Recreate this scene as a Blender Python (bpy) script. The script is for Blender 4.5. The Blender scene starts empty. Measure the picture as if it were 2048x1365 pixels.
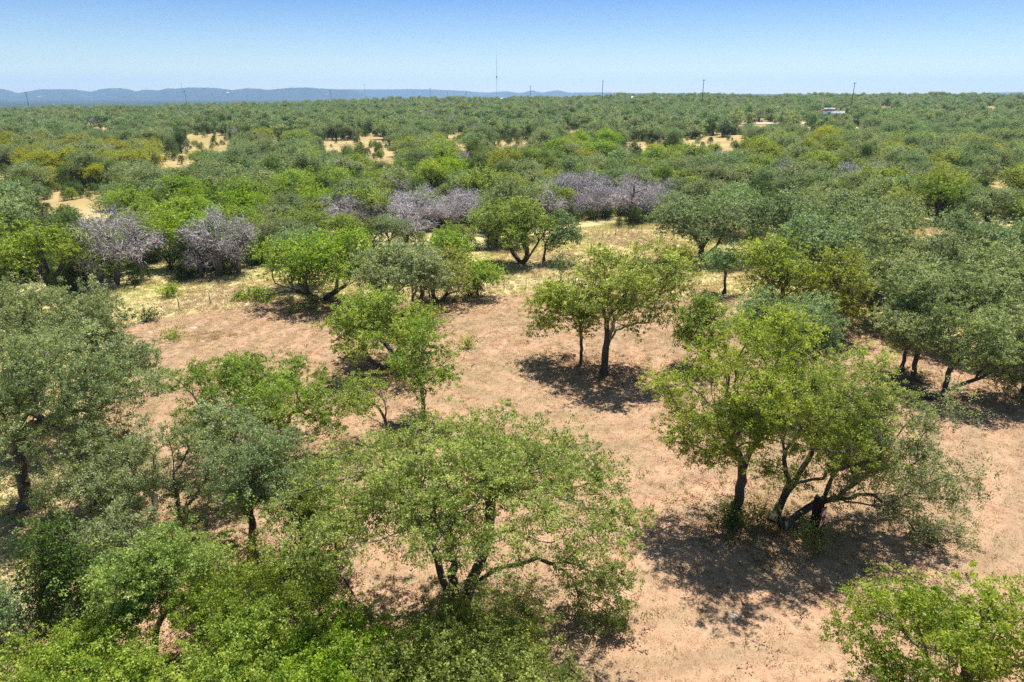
import bpy, math
import numpy as np
from mathutils import Vector
R = math.radians
rng = np.random.default_rng(11)
S = bpy.context.scene
COL = S.collection

# ------------------------------------------------------------------ camera, sky, sun, exposure
CAMZ, PITCH, F = 22.0, R(19.83), 1365.0
cam = bpy.data.objects.new('camera', bpy.data.cameras.new('camera'))
COL.objects.link(cam)
cam.location = (0, 0, CAMZ)
cam.rotation_euler = (math.pi / 2 - PITCH, 0, 0)
cam.data.sensor_width = 36
cam.data.lens = 36 * F / 2048
cam.data.clip_start, cam.data.clip_end = 0.5, 60000
S.camera = cam
SUN_EL, SUN_AZ = R(69), R(24)
W = bpy.data.worlds.new('World'); S.world = W; W.use_nodes = True
nt = W.node_tree; nt.nodes.clear()
sky = nt.nodes.new('ShaderNodeTexSky'); sky.sky_type = 'NISHITA'; sky.sun_disc = False
sky.sun_elevation, sky.sun_rotation = SUN_EL, SUN_AZ
sky.air_density, sky.dust_density, sky.ozone_density, sky.altitude = 1.0, 0.2, 2.0, 400
bg = nt.nodes.new('ShaderNodeBackground'); bg.inputs[1].default_value = 0.06
wo = nt.nodes.new('ShaderNodeOutputWorld')
wtc = nt.nodes.new('ShaderNodeTexCoord'); wsp = nt.nodes.new('ShaderNodeSeparateXYZ'); wcr = nt.nodes.new('ShaderNodeValToRGB'); wmx = nt.nodes.new('ShaderNodeMix')
nt.links.new(wtc.outputs['Generated'], wsp.inputs[0]); nt.links.new(wsp.outputs[2], wcr.inputs[0])
wcr.color_ramp.elements[0].position = 0.0; wcr.color_ramp.elements[0].color = (1.22, 1.22, 1.18, 1)
wcr.color_ramp.elements[1].position = .14; wcr.color_ramp.elements[1].color = (.335, .575, 1.0, 1)
e_ = wcr.color_ramp.elements.new(.42); e_.color = (.80, .92, 1.0, 1); e_ = wcr.color_ramp.elements.new(.75); e_.color = (1, 1, 1, 1)
wmx.data_type = 'RGBA'; wmx.blend_type = 'MULTIPLY'; wmx.inputs[0].default_value = 1
nt.links.new(sky.outputs[0], wmx.inputs[6]); nt.links.new(wcr.outputs[0], wmx.inputs[7]); nt.links.new(wmx.outputs[2], bg.inputs[0]); nt.links.new(bg.outputs[0], wo.inputs[0])
sl = bpy.data.lights.new('sun', 'SUN'); sl.energy = 5.0; sl.angle = R(0.53); sl.color = (1, .955, .87)
sun = bpy.data.objects.new('sun', sl); COL.objects.link(sun)
sd = Vector((math.sin(SUN_AZ) * math.cos(SUN_EL), math.cos(SUN_AZ) * math.cos(SUN_EL), math.sin(SUN_EL)))
sun.rotation_euler = sd.to_track_quat('Z', 'Y').to_euler(); sun.location = (20, 30, 80)
S.view_settings.view_transform = 'Standard'; S.view_settings.look = 'None'
S.view_settings.exposure = 0.95; S.view_settings.gamma = 1; S.view_settings.use_curve_mapping = False
cy = S.cycles
cy.max_bounces, cy.diffuse_bounces, cy.glossy_bounces, cy.transmission_bounces, cy.volume_bounces = 6, 3, 2, 4, 1
cy.use_denoising = False
try: cy.denoiser = 'OPENIMAGEDENOISE'
except Exception: pass

# ------------------------------------------------------------------ projection and terrain
SP, CP = math.sin(PITCH), math.cos(PITCH)
def sstep(a, b, x):
    t = np.clip((np.asarray(x, float) - a) / (b - a), 0, 1); return t * t * (3 - 2 * t)
UX = np.array([-1.2, -.80, -.50, -.25, 0, .2, .45, .8, 1.2])
UD = np.array([680, 700, 760, 860, 940, 1000, 1000, 960, 950])
UZ = np.array([-1.5, -.5, 2.0, 7.0, 11.5, 14.5, 15.0, 14.5, 14])
def terrain(x, y):
    x = np.asarray(x, float); y = np.asarray(y, float)
    yy = np.maximum(y, 1.0); u = x / (yy + 20)
    D = np.interp(u, UX, UD); Z = np.interp(u, UX, UZ)
    s = np.clip((yy - 120) / (D - 120), 0, 1)
    up = Z * s ** 1.25
    down = (Z + 25) * sstep(1.0, 1.9, yy / D)
    wave = sstep(180, 400, yy) * (1.3 * np.sin(x / 61 + 1.3) * np.sin(y / 83) + .9 * np.sin((x + y) / 37))
    return up - down + wave * (1 - .3 * sstep(.8, 1, s)) + sstep(.8, 1, s) * 1.1 * np.sin(x / 29 + 2) * np.sin(x / 71)
def proj(x, y, z):
    dep = y * CP + (CAMZ - z) * SP
    v = (CAMZ - z) * CP - y * SP
    return 1024 + F * x / dep, 682.5 + F * v / dep, dep
def at(px, py, Y):
    """point on the vertical plane at forward distance Y seen at (px, py)"""
    t = (py - 682.5) / F
    dz = Y * (SP + t * CP) / (CP - t * SP)
    z = CAMZ - dz
    dep = Y * CP + dz * SP
    return (px - 1024) / F * dep, Y, z
def gnd(px, py):
    t = (py - 682.5) / F
    k = (SP + t * CP) / (CP - t * SP)
    Y = CAMZ / max(k, 1e-3)
    if Y > 120:
        lo = 100.0
        for Yt in np.arange(100, 1100, 2.0):
            x, _, z = at(px, py, Yt)
            if z <= float(terrain(x, Yt)): lo = Yt; break
            lo = Yt
        Y = lo
    x, _, z = at(px, py, Y)
    return x, Y, float(terrain(x, Y))

# ------------------------------------------------------------------ mesh and object helpers
def mesh_np(name, V, Fc, mats, v=None, midx=None, smooth=False):
    """V (n,3); Fc (m,k) with one k"""
    me = bpy.data.meshes.new(name)
    V = np.asarray(V, np.float32); Fc = np.asarray(Fc, np.int32); m, k = Fc.shape
    me.vertices.add(len(V)); me.vertices.foreach_set('co', V.ravel())
    me.loops.add(m * k); me.loops.foreach_set('vertex_index', Fc.ravel())
    me.polygons.add(m); me.polygons.foreach_set('loop_start', np.arange(m, dtype=np.int32) * k)
    if smooth: me.polygons.foreach_set('use_smooth', np.ones(m, bool))
    for mt in mats: me.materials.append(mt)
    if midx is not None: me.polygons.foreach_set('material_index', np.asarray(midx, np.int32))
    me.update(calc_edges=True)
    if v is not None:
        a = me.attributes.new('v', 'FLOAT', 'FACE'); a.data.foreach_set('value', np.asarray(v, np.float32))
    return me
def link(name, me, parent=None, loc=None):
    o = bpy.data.objects.new(name, me); COL.objects.link(o)
    if parent is not None: o.parent = parent
    if loc is not None: o.location = loc
    return o
def tag(o, label=None, cat=None, group=None, kind=None):
    if label: o['label'] = label
    if cat: o['category'] = cat
    if group: o['group'] = group
    if kind: o['kind'] = kind
    return o
def thing(name, label, cat, loc=(0, 0, 0), rz=0, group=None):
    o = bpy.data.objects.new(name, None); COL.objects.link(o)
    o.empty_display_size = .5; o.location = loc; o.rotation_euler = (0, 0, rz)
    return tag(o, label, cat, group)
class PB:
    """collects boxes and tubes as quads"""
    def __init__(s): s.v = []; s.f = []; s.n = 0
    def add(s, V, Q): s.v.append(np.asarray(V, float)); s.f.append(np.asarray(Q, int) + s.n); s.n += len(V)
    def box(s, c, d, rz=0):
        h = np.array(d) / 2
        V = np.array([[i, j, k] for i in (-1, 1) for j in (-1, 1) for k in (-1, 1)]) * h
        ca, sa = math.cos(rz), math.sin(rz)
        V = V @ np.array([[ca, sa, 0], [-sa, ca, 0], [0, 0, 1]]) + np.array(c)
        s.add(V, [[0, 1, 3, 2], [4, 6, 7, 5], [0, 4, 5, 1], [2, 3, 7, 6], [0, 2, 6, 4], [1, 5, 7, 3]]); return s
    def tube(s, a, b, ra, rb=None, k=6):
        V, Q = tubes(np.array([a], float), np.array([b], float), np.array([ra]), np.array([ra if rb is None else rb]), k)
        s.add(V, Q); n = len(V) // 2
        if k == 6:
            s.add(V[n:], [[0, 1, 2, 3], [0, 3, 4, 5]])
        return s
    def build(s, name, mat, parent=None, loc=None, smooth=False):
        return link(name, mesh_np(name, np.vstack(s.v), np.vstack(s.f), [mat], smooth=smooth), parent, loc)
def unit(a): return a / np.maximum(np.linalg.norm(a, axis=-1, keepdims=True), 1e-9)
def tubes(A, B, ra, rb, k, da=None, db=None):
    d = unit(B - A)
    da = d if da is None else da; db = d if db is None else db
    def ring(P, D, r):
        ref = np.broadcast_to(np.array([.31, .95, .05]), D.shape)
        u = unit(np.cross(D, ref)); w = np.cross(D, u)
        th = np.arange(k) * 2 * math.pi / k
        return P[:, None] + r[:, None, None] * (np.cos(th)[None, :, None] * u[:, None] + np.sin(th)[None, :, None] * w[:, None])
    V = np.concatenate([ring(A, da, ra), ring(B, db, rb)], 1)         # n,2k,3
    n = len(A); i = np.arange(k); j = (i + 1) % k
    q = np.stack([i, j, j + k, i + k], 1)
    Q = (q[None] + (np.arange(n) * 2 * k)[:, None, None]).reshape(-1, 4)
    return V.reshape(-1, 3), Q

# ------------------------------------------------------------------ materials
def newmat(name):
    m = bpy.data.materials.new(name); m.use_nodes = True; t = m.node_tree; t.nodes.clear()
    o = t.nodes.new('ShaderNodeOutputMaterial'); return m, t, o
def ramp(t, stops, fac):
    r = t.nodes.new('ShaderNodeValToRGB'); e = r.color_ramp.elements
    while len(e) < len(stops): e.new(.5)
    for q, (p, c) in zip(e, stops): q.position = p; q.color = (*c, 1) if len(c) == 3 else c
    t.links.new(fac, r.inputs[0]); return r.outputs[0]
def noise(t, scale, vec=None, detail=4, rough=.55, dist=0):
    n = t.nodes.new('ShaderNodeTexNoise'); n.inputs['Scale'].default_value = scale
    n.inputs['Detail'].default_value = detail; n.inputs['Roughness'].default_value = rough; n.inputs['Distortion'].default_value = dist
    if vec is not None: t.links.new(vec, n.inputs['Vector'])
    return n.outputs['Fac']
def mix(t, a, b, f, mode='MIX'):
    n = t.nodes.new('ShaderNodeMix'); n.data_type = 'RGBA'; n.blend_type = mode
    for s, val in ((0, f), (6, a), (7, b)):
        if isinstance(val, (int, float)): n.inputs[s].default_value = val
        elif isinstance(val, tuple): n.inputs[s].default_value = (*val, 1)
        else: t.links.new(val, n.inputs[s])
    return n.outputs[2]
def mth(t, op, a, b=0.0, clamp=False):
    n = t.nodes.new('ShaderNodeMath'); n.operation = op; n.use_clamp = clamp
    for i, val in enumerate((a, b)):
        if isinstance(val, (int, float)): n.inputs[i].default_value = val
        else: t.links.new(val, n.inputs[i])
    return n.outputs[0]
def gpos(t):
    return t.nodes.new('ShaderNodeNewGeometry').outputs['Position']
def simple(name, col, rough=.7, metal=0, var=.15, scale=6, obj=True):
    m, t, o = newmat(name); b = t.nodes.new('ShaderNodeBsdfPrincipled')
    tc = t.nodes.new('ShaderNodeTexCoord').outputs['Object']
    n = noise(t, scale, tc)
    c = ramp(t, [(.3, tuple(x * (1 - var) for x in col)), (.7, tuple(min(x * (1 + var), 1) for x in col))], n)
    t.links.new(c, b.inputs['Base Color']); b.inputs['Roughness'].default_value = rough; b.inputs['Metallic'].default_value = metal
    t.links.new(b.outputs[0], o.inputs[0]); return m
def leafmat(name, dark, mid, light, trans=.32, rough=.5, spec=.3, tt=(1.35, 1.3, .55)):
    m, t, o = newmat(name)
    at_ = t.nodes.new('ShaderNodeAttribute'); at_.attribute_name = 'v'
    oi = t.nodes.new('ShaderNodeObjectInfo').outputs['Random']
    c = ramp(t, [(0, dark), (.5, mid), (1, light)], at_.outputs['Fac'])
    hs = t.nodes.new('ShaderNodeHueSaturation')
    t.links.new(mth(t, 'ADD', mth(t, 'MULTIPLY', oi, .022), .489), hs.inputs['Hue'])
    r2 = mth(t, 'FRACT', mth(t, 'MULTIPLY', oi, 7.31))
    t.links.new(mth(t, 'ADD', mth(t, 'MULTIPLY', r2, .26), .86), hs.inputs['Value'])
    r3 = mth(t, 'FRACT', mth(t, 'MULTIPLY', oi, 23.7))
    t.links.new(mth(t, 'ADD', mth(t, 'MULTIPLY', r3, .22), .92), hs.inputs['Saturation'])
    t.links.new(c, hs.inputs['Color']); c = hs.outputs[0]
    b = t.nodes.new('ShaderNodeBsdfPrincipled'); t.links.new(c, b.inputs['Base Color'])
    b.inputs['Roughness'].default_value = rough; b.inputs['Specular IOR Level'].default_value = spec
    tr = t.nodes.new('ShaderNodeBsdfTranslucent')
    t.links.new(mix(t, c, tt, 1.0, 'MULTIPLY'), tr.inputs['Color'])
    ms = t.nodes.new('ShaderNodeMixShader'); ms.inputs[0].default_value = trans
    t.links.new(b.outputs[0], ms.inputs[1]); t.links.new(tr.outputs[0], ms.inputs[2]); t.links.new(ms.outputs[0], o.inputs[0])
    return m
LM = {
 'grey':   leafmat('leaf_grey_green', (.100, .140, .062), (.215, .270, .135), (.410, .460, .275), .46),
 'blue':   leafmat('leaf_blue_green', (.080, .138, .066), (.175, .255, .128), (.350, .435, .255), .46),
 'oak':    leafmat('leaf_oak_green', (.095, .150, .024), (.220, .300, .058), (.430, .500, .135), .48),
 'fresh':  leafmat('leaf_fresh_green', (.110, .155, .024), (.240, .300, .056), (.460, .510, .140), .48),
 'olive':  leafmat('leaf_olive', (.115, .145, .026), (.250, .285, .062), (.440, .460, .135), .48),
 'vivid':  leafmat('leaf_vivid_green', (.110, .200, .012), (.260, .380, .028), (.480, .580, .070), .5),
 'bright': leafmat('leaf_bright_green', (.100, .180, .016), (.230, .340, .036), (.440, .540, .090), .48),
 'yellow': leafmat('leaf_yellow_green', (.150, .185, .020), (.300, .320, .040), (.460, .460, .080), .48),
 'cedar':  leafmat('leaf_cedar', (.055, .105, .022), (.125, .195, .042), (.230, .300, .080), .34, .6, .2),
 'dark':   leafmat('leaf_dark_cedar', (.024, .050, .010), (.064, .108, .020), (.125, .180, .036), .22, .6, .2),
}
def barkmat(name, a, b_, c_):
    m, t, o = newmat(name); b = t.nodes.new('ShaderNodeBsdfPrincipled')
    p = gpos(t); n = noise(t, 9, p, 5, .7); n2 = noise(t, 1.6, p, 3)
    c = ramp(t, [(.35, a), (.52, b_), (.72, c_)], mth(t, 'ADD', mth(t, 'MULTIPLY', n, .6), mth(t, 'MULTIPLY', n2, .4)))
    t.links.new(c, b.inputs['Base Color']); b.inputs['Roughness'].default_value = .9; b.inputs['Specular IOR Level'].default_value = .2
    bp = t.nodes.new('ShaderNodeBump'); bp.inputs['Strength'].default_value = .7; bp.inputs['Distance'].default_value = .04
    t.links.new(noise(t, 22, p, 4, .7), bp.inputs['Height']); t.links.new(bp.outputs[0], b.inputs['Normal'])
    t.links.new(b.outputs[0], o.inputs[0]); return m
BARK = barkmat('bark_dark', (.030, .025, .022), (.085, .072, .064), (.150, .135, .125))
LIMB = barkmat('bark_limb', (.040, .034, .030), (.140, .125, .118), (.360, .340, .330))
DEAD = barkmat('bark_dead', (.285, .255, .258), (.440, .400, .405), (.635, .590, .600))
DEADT = barkmat('bark_dead_trunk', (.060, .050, .050), (.150, .130, .130), (.280, .260, .265))

# ------------------------------------------------------------------ tree growth
def skeleton(base, tips, r_tip, r_base, fork=.28, stems=1, seg=.7, alpha=.45, lean=None, wob=.10, g=None, curve=.25):
    """grow a branching path from base to every tip; returns node pos, parent, radius"""
    g = g or rng
    P = [np.array(base, float)]; par = [-1]; L = [0.0]
    cen = tips.mean(0); top = tips[:, 2].max()
    for s in range(stems):
        if stems == 1: tgt = cen
        else:
            a = 2 * math.pi * (s + g.random() * .5) / stems
            tgt = cen + np.array([math.cos(a), math.sin(a), 0]) * (tips[:, :2].std() * .8)
        f = base + (tgt - base) * np.array([.35, .35, 1]) * (fork if stems == 1 else fork * 1.3)
        f[2] = base[2] + max((cen[2] - base[2]) * fork * 1.9, .5)
        if lean is not None and s == 0: f = np.array(lean, float)
        n = max(3, int(np.linalg.norm(f - base) / (seg * .8)))
        prev = 0; f0 = f.copy(); f0[:2] += (f[:2] - base[:2]) * .25; oa = 2 * math.pi * (s + .3) / stems; off = np.array([math.cos(oa), math.sin(oa) * .6, 0]) * (r_base * 1.25 if stems > 1 else 0)
        for i in range(1, n + 1):
            t = i / n
            q = base + off * (1 - t) + (f - base) * np.array([t ** 1.25, t ** 1.25, t]) + g.normal(0, wob * .4, 3) * (1, 1, .3)
            P.append(q); par.append(prev); L.append(L[prev] + np.linalg.norm(q - P[prev])); prev = len(P) - 1
    trunk_n = len(P)
    P = P + [None] * 6000; cap = len(P)
    arr = np.zeros((cap, 3)); arr[:trunk_n] = np.array(P[:trunk_n]); L = np.array(L + [0.] * 6000)[:cap]
    dirs = np.zeros((cap, 3)); dirs[0] = (0, 0, 1)
    for i in range(1, trunk_n): dirs[i] = unit(arr[i] - arr[par[i]])
    n = trunk_n
    order = np.argsort(np.linalg.norm(tips - arr[trunk_n - 1], axis=1) + g.normal(0, .4, len(tips)))
    lo = 2 if trunk_n > 4 else 1
    tipnode = []
    for ti in order:
        T = tips[ti]
        d = T - arr[lo:n]; dist = np.linalg.norm(d, axis=1)
        al = (d * dirs[lo:n]).sum(1) / np.maximum(dist, 1e-6)
        cost = dist * (1.25 - .35 * al) + alpha * L[lo:n]
        j = int(np.argmin(cost)) + lo
        A = arr[j]; dd = T - A; D = np.linalg.norm(dd)
        k = max(1, int(round(D / seg)))
        if n + k >= cap: break
        ctrl = A + dirs[j] * D * curve + dd * .25 + np.array([0, 0, D * .08])
        prev = j
        for i in range(1, k + 1):
            t = i / k
            q = (1 - t) ** 2 * A + 2 * t * (1 - t) * ctrl + t * t * T
            if i < k: q = q + g.normal(0, wob, 3) * min(1, D / 2)
            arr[n] = q; par.append(prev); L[n] = L[prev] + np.linalg.norm(q - arr[prev]); dirs[n] = unit(q - arr[prev]); prev = n; n += 1
        tipnode.append(prev)
    arr = arr[:n]; par = np.array(par)
    w = np.zeros(n); w[tipnode] = 1
    for i in range(n - 1, 0, -1): w[par[i]] += w[i]
    w = np.maximum(w, 1)
    ex = math.log(r_base / r_tip) / math.log(max(w[0] / max(stems, 1), 3))
    r = r_tip * w ** ex
    r[0] = r[1] * 1.9 if stems == 1 else r[1:].max() * .6
    return arr, par, r, dirs[:n], w
def wood_mesh(sk, rmin, mats, split=None, thick=6):
    """tapered tubes along the skeleton; split>0: separate (trunk, branches)"""
    arr, par, r, dirs, w = sk
    idx = np.arange(1, len(arr)); p = par[idx]
    main = np.zeros(len(arr), bool)
    best = {}
    for i in idx:
        q = par[i]
        if q not in best or w[i] > w[best[q]]: best[q] = i
    main[list(best.values())] = True
    ra = np.where(main[idx], r[p], np.minimum(r[idx] * 1.25, r[p])); rb = r[idx]
    da = np.where((main[idx] & (p > 0))[:, None], dirs[p], dirs[idx]); db = dirs[idx]
    out = []
    big = rb >= (split if split else 1e9)
    groups = [(big, thick + 2), (~big, None)] if split else [(np.ones(len(idx), bool), None)]
    for sel, _ in groups:
        Vs, Qs, n = [], [], 0
        for lo, hi, k in ((.07, 99, thick + 1), (.025, .07, 4), (rmin, .025, 3)):
            m = sel & (rb >= lo) & (rb < hi)
            if not m.any(): continue
            V, Q = tubes(arr[p[m]], arr[idx[m]], ra[m], rb[m], k, da[m], db[m])
            Vs.append(V); Qs.append(Q + n); n += len(V)
        out.append((np.vstack(Vs), np.vstack(Qs)) if Vs else None)
    return out
def leaves(C, per, sig, size, asp=.55, up=.5, g=None, tone=None, drop=None, squash=.75):
    """triangular leaf faces round clump centres C"""
    g = g or rng
    n = len(C); cnt = np.maximum(1, (per * g.uniform(.55, 1.45, n))).astype(int)
    ci = np.repeat(np.arange(n), cnt); N = len(ci)
    sg = sig * g.uniform(.7, 1.35, n)
    sub = 11                                                            # sprigs inside a clump
    sc = g.normal(0, 1, (n, sub, 3)) * sg[:, None, None] * (1, 1, squash)
    si = g.integers(0, sub, N)
    P = C[ci] + sc[ci, si] + g.normal(0, .22, (N, 3)) * sg[ci][:, None] * (1, 1, .7)
    if drop is not None: P[:, 2] -= drop * g.random(N) ** 2
    t = unit(g.normal(0, 1, (N, 3)) + (0, 0, .3)); nn = unit(g.normal(0, 1, (N, 3)) + (0, 0, up * 2))
    w = unit(np.cross(nn, t)); s = size * g.uniform(.6, 1.35, N)
    V = np.stack([P + t * s[:, None] * .62, P - t * s[:, None] * .38 + w * (s * asp * .5)[:, None], P - t * s[:, None] * .38 - w * (s * asp * .5)[:, None]], 1)
    tn = g.uniform(.25, .75, n) if tone is None else tone
    v = np.clip(tn[ci] + g.normal(0, .26, N) + (g.random((n, sub)) - .5)[ci, si] * .3, 0, 1)
    return V.reshape(-1, 3), np.arange(N * 3).reshape(-1, 3), v
def lobed_tips(c, rad, n, g, low=-.35, noise_amp=.28, shell=.6, gap=.18, K=None):
    """clump centres lying on the tops of separate foliage masses that together form a lumpy dome"""
    R_ = float(rad[:2].mean()); K = K or int(np.clip(7 + R_ * 2.2, 8, 26) * (1.45 if gap < .05 else 1))
    C = []
    for t in range(K * 12):
        d = unit(g.normal(0, 1, 3) + (0, 0, .25))
        if d[2] < low: continue
        q = d * (g.uniform(.5, .84) if g.random() < .8 else g.uniform(.1, .5)) * (1 + noise_amp * g.uniform(-.6, .6))
        if all(np.linalg.norm((q - e) * (1, 1, .8)) > .27 + gap * .55 for e in C): C.append(q)
        if len(C) >= K: break
    C = np.array(C); K = len(C); rl = g.uniform(.24, .42, K) * (1 - gap * .25)
    ki = g.choice(K, n, p=rl ** 2 / (rl ** 2).sum())
    d = unit(g.normal(0, 1, (n, 3)) + (0, 0, .45)); d[:, 2] *= np.where(d[:, 2] < 0, .6, 1)
    m = C[ki] + d * (rl[ki] * g.uniform(.45, 1, n) ** .6)[:, None] * (1, 1, 1.15)
    return m * rad + c

# ------------------------------------------------------------------ ground
def poly_y(pts, x): a = np.array(pts, float); return np.interp(x, a[:, 0], a[:, 1])
MEADOW = [(-400, 660), (190, 650), (260, 645), (330, 632), (470, 612), (540, 598), (700, 600), (860, 602), (960, 592), (1060, 580), (1120, 580), (1350, 590), (1480, 622), (1700, 650), (2048, 690), (2500, 720)]
def meadow_mask(x, y):
    px, py, dep = proj(x, np.maximum(y, 2.0), 0)
    m = 1 - sstep(-4, 10, py - poly_y(MEADOW, px))
    left = 1 - sstep(-45, 35, px - np.interp(py, [640, 900, 1100, 1365], [195, 190, 90, 10]))
    m = np.maximum(m, left * .9)
    return np.where((y < 14) | (dep < 3), 0, m)
ny, nx = 330, 250
ys = np.concatenate([np.linspace(-120, 14, 14)[:-1], 14 + (np.geomspace(1, 560, ny) - 1) / 559 * 13500])
us = np.linspace(-1, 1, nx); us = np.sign(us) * np.abs(us) ** 1.15 * 1.35
Yg, Ug = np.meshgrid(ys, us, indexing='ij'); Xg = Ug * (np.maximum(Yg, 0) + 45)
Zg = terrain(Xg, Yg)
Zg = Zg + np.where(Yg < 150, .06 * np.sin(Xg / 3.1) * np.sin(Yg / 4.3), 0)
V = np.stack([Xg, Yg, Zg], -1).reshape(-1, 3)
a, b = Yg.shape; i, j = np.meshgrid(np.arange(a - 1), np.arange(b - 1), indexing='ij'); q = i * b + j
me = mesh_np('ground', V, np.stack([q, q + 1, q + b + 1, q + b], -1).reshape(-1, 4), [], smooth=True)
mk = me.attributes.new('meadow', 'FLOAT', 'POINT'); mk.data.foreach_set('value', meadow_mask(V[:, 0], V[:, 1]).astype(np.float32))
ground = tag(link('ground', me), kind='structure')
GLOT = []
def groundmat():
    m, t, o = newmat('ground_soil_grass'); b = t.nodes.new('ShaderNodeBsdfPrincipled')
    p = gpos(t); A = t.nodes.new('ShaderNodeAttribute'); A.attribute_name = 'meadow'
    big = noise(t, .07, p, 3, .6); med = noise(t, .45, p, 5, .62, .4); fine = noise(t, 4.5, p, 5, .75); vf = noise(t, 16, p, 3, .8)
    # mown straw and pinkish soil
    c1 = ramp(t, [(.30, (.29, .155, .092)), (.45, (.39, .238, .148)), (.57, (.40, .280, .170)), (.72, (.29, .230, .130))], med)
    c2 = ramp(t, [(.25, (.25, .145, .088)), (.5, (.40, .260, .170)), (.72, (.54, .40, .29))], fine)
    c = mix(t, c1, c2, .55)
    pale = ramp(t, [(.52, (0, 0, 0)), (.70, (1, 1, 1))], noise(t, .9, p, 4, .7))
    c = mix(t, c, (.47, .35, .26), mth(t, 'MULTIPLY', pale, .35))
    olive = ramp(t, [(.45, (0, 0, 0)), (.62, (1, 1, 1))], big)
    c = mix(t, c, (.30, .225, .130), mth(t, 'MULTIPLY', olive, .7))
    wv = t.nodes.new('ShaderNodeTexWave'); wv.wave_type = 'RINGS'; wv.rings_direction = 'Z'; wv.inputs['Scale'].default_value = .12; wv.inputs['Distortion'].default_value = 5; wv.inputs['Detail'].default_value = 3; wv.inputs['Detail Scale'].default_value = .5
    mp = t.nodes.new('ShaderNodeMapping'); mp.inputs['Location'].default_value = (-2, -58, 0); t.links.new(p, mp.inputs[0]); t.links.new(mp.outputs[0], wv.inputs[0])
    c = mix(t, c, ramp(t, [(.2, (.86, .88, .86)), (.6, (1.06, 1.04, 1.04))], wv.outputs['Fac']), .8, 'MULTIPLY')
    c = mix(t, c, ramp(t, [(.25, (.50, .46, .42)), (.75, (1.12, 1.12, 1.12))], vf), .5, 'MULTIPLY')
    # tall dry grass
    g1 = ramp(t, [(.3, (.33, .30, .12)), (.5, (.43, .375, .165)), (.68, (.53, .46, .24))], med)
    g2 = ramp(t, [(.3, (.33, .29, .12)), (.6, (.50, .42, .23))], fine)
    gr = mix(t, g1, g2, .5)
    f = mth(t, 'MULTIPLY', mth(t, 'SUBTRACT', mth(t, 'ADD', A.outputs['Fac'], mth(t, 'MULTIPLY', mth(t, 'SUBTRACT', med, .5), .9)), .35), 3.3, True)
    c = mix(t, c, gr, f)
    # far: pale dry openings, then scrubby plain
    sep = t.nodes.new('ShaderNodeSeparateXYZ'); t.links.new(p, sep.inputs[0]); Yv = sep.outputs[1]
    farg = ramp(t, [(.35, (.27, .205, .085)), (.6, (.36, .275, .135))], noise(t, .03, p, 4))
    mr = t.nodes.new('ShaderNodeMapRange'); mr.inputs[1].default_value = 118; mr.inputs[2].default_value = 150; t.links.new(Yv, mr.inputs[0])
    c = mix(t, c, farg, mr.outputs[0])
    scrub = ramp(t, [(.0, (.016, .028, .024)), (.58, (.030, .045, .034)), (.66, (.10, .11, .08)), (.74, (.5, .45, .38))], noise(t, .006, p, 6, .72))
    mr2 = t.nodes.new('ShaderNodeMapRange'); mr2.inputs[1].default_value = 1150; mr2.inputs[2].default_value = 1500; t.links.new(Yv, mr2.inputs[0])
    c = mix(t, c, scrub, mr2.outputs[0])
    t.links.new(c, b.inputs['Base Color']); b.inputs['Roughness'].default_value = 1; b.inputs['Specular IOR Level'].default_value = .1
    bp = t.nodes.new('ShaderNodeBump'); bp.inputs['Strength'].default_value = .8; bp.inputs['Distance'].default_value = .06
    t.links.new(mth(t, 'ADD', fine, mth(t, 'MULTIPLY', vf, .6)), bp.inputs['Height']); t.links.new(bp.outputs[0], b.inputs['Normal'])
    t.links.new(b.outputs[0], o.inputs[0]); return m
ground.data.materials.append(groundmat())

# ------------------------------------------------------------------ far hills
def hills(name, pts, Y0, depth, zb, seed):
    g = np.random.default_rng(seed); a = np.array(pts, float)
    xs = np.linspace(a[0, 0], a[-1, 0], 520); tops = np.interp(xs, a[:, 0], a[:, 1])
    k = np.ones(3) / 3; tops = np.convolve(np.pad(tops, 1, 'edge'), k, 'valid')
    X = []; n = 26
    ph = np.cumsum(g.normal(0, .5, len(xs)))
    for kk in range(n):
        t = kk / (n - 1); Y = Y0 + depth * t
        prof = math.sin(min(t * 1.9, 1) * math.pi / 2) ** 1.2 if t < .53 else math.cos((t - .53) / .47 * math.pi / 2)
        spur = 1 + .22 * np.sin(xs / 9 + ph * .6) * math.sin(t * 3.0) * (t < .5)
        Yt = Y0 + depth * .53
        ztop = np.array([at(x, y, Yt)[2] for x, y in zip(xs, tops)])
        xw = np.array([at(x, y, Yt)[0] for x, y in zip(xs, tops)]) * (Y / Yt)
        z = zb + (ztop - zb) * prof * np.clip(spur, 0, 1.0) + g.normal(0, 1.0, len(xs)) * (0 < t < 1)
        X.append(np.stack([xw, np.full(len(xs), Y), z], 1))
    X = np.array(X); a_, b_ = X.shape[:2]; i, j = np.meshgrid(np.arange(a_ - 1), np.arange(b_ - 1), indexing='ij'); q = i * b_ + j
    m, t, o = newmat(name + '_scrub'); b = t.nodes.new('ShaderNodeBsdfPrincipled'); p = gpos(t)
    c = ramp(t, [(.3, (.012, .022, .026)), (.56, (.022, .036, .036)), (.66, (.07, .08, .07)), (.78, (.34, .29, .26))], noise(t, .005, p, 6, .72, .5))
    t.links.new(c, b.inputs['Base Color']); b.inputs['Roughness'].default_value = 1; t.links.new(b.outputs[0], o.inputs[0])
    o_ = link(name, mesh_np(name, X.reshape(-1, 3), np.stack([q, q + 1, q + b_ + 1, q + b_], -1).reshape(-1, 4), [m], smooth=True))
    return tag(o_, kind='structure')
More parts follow.
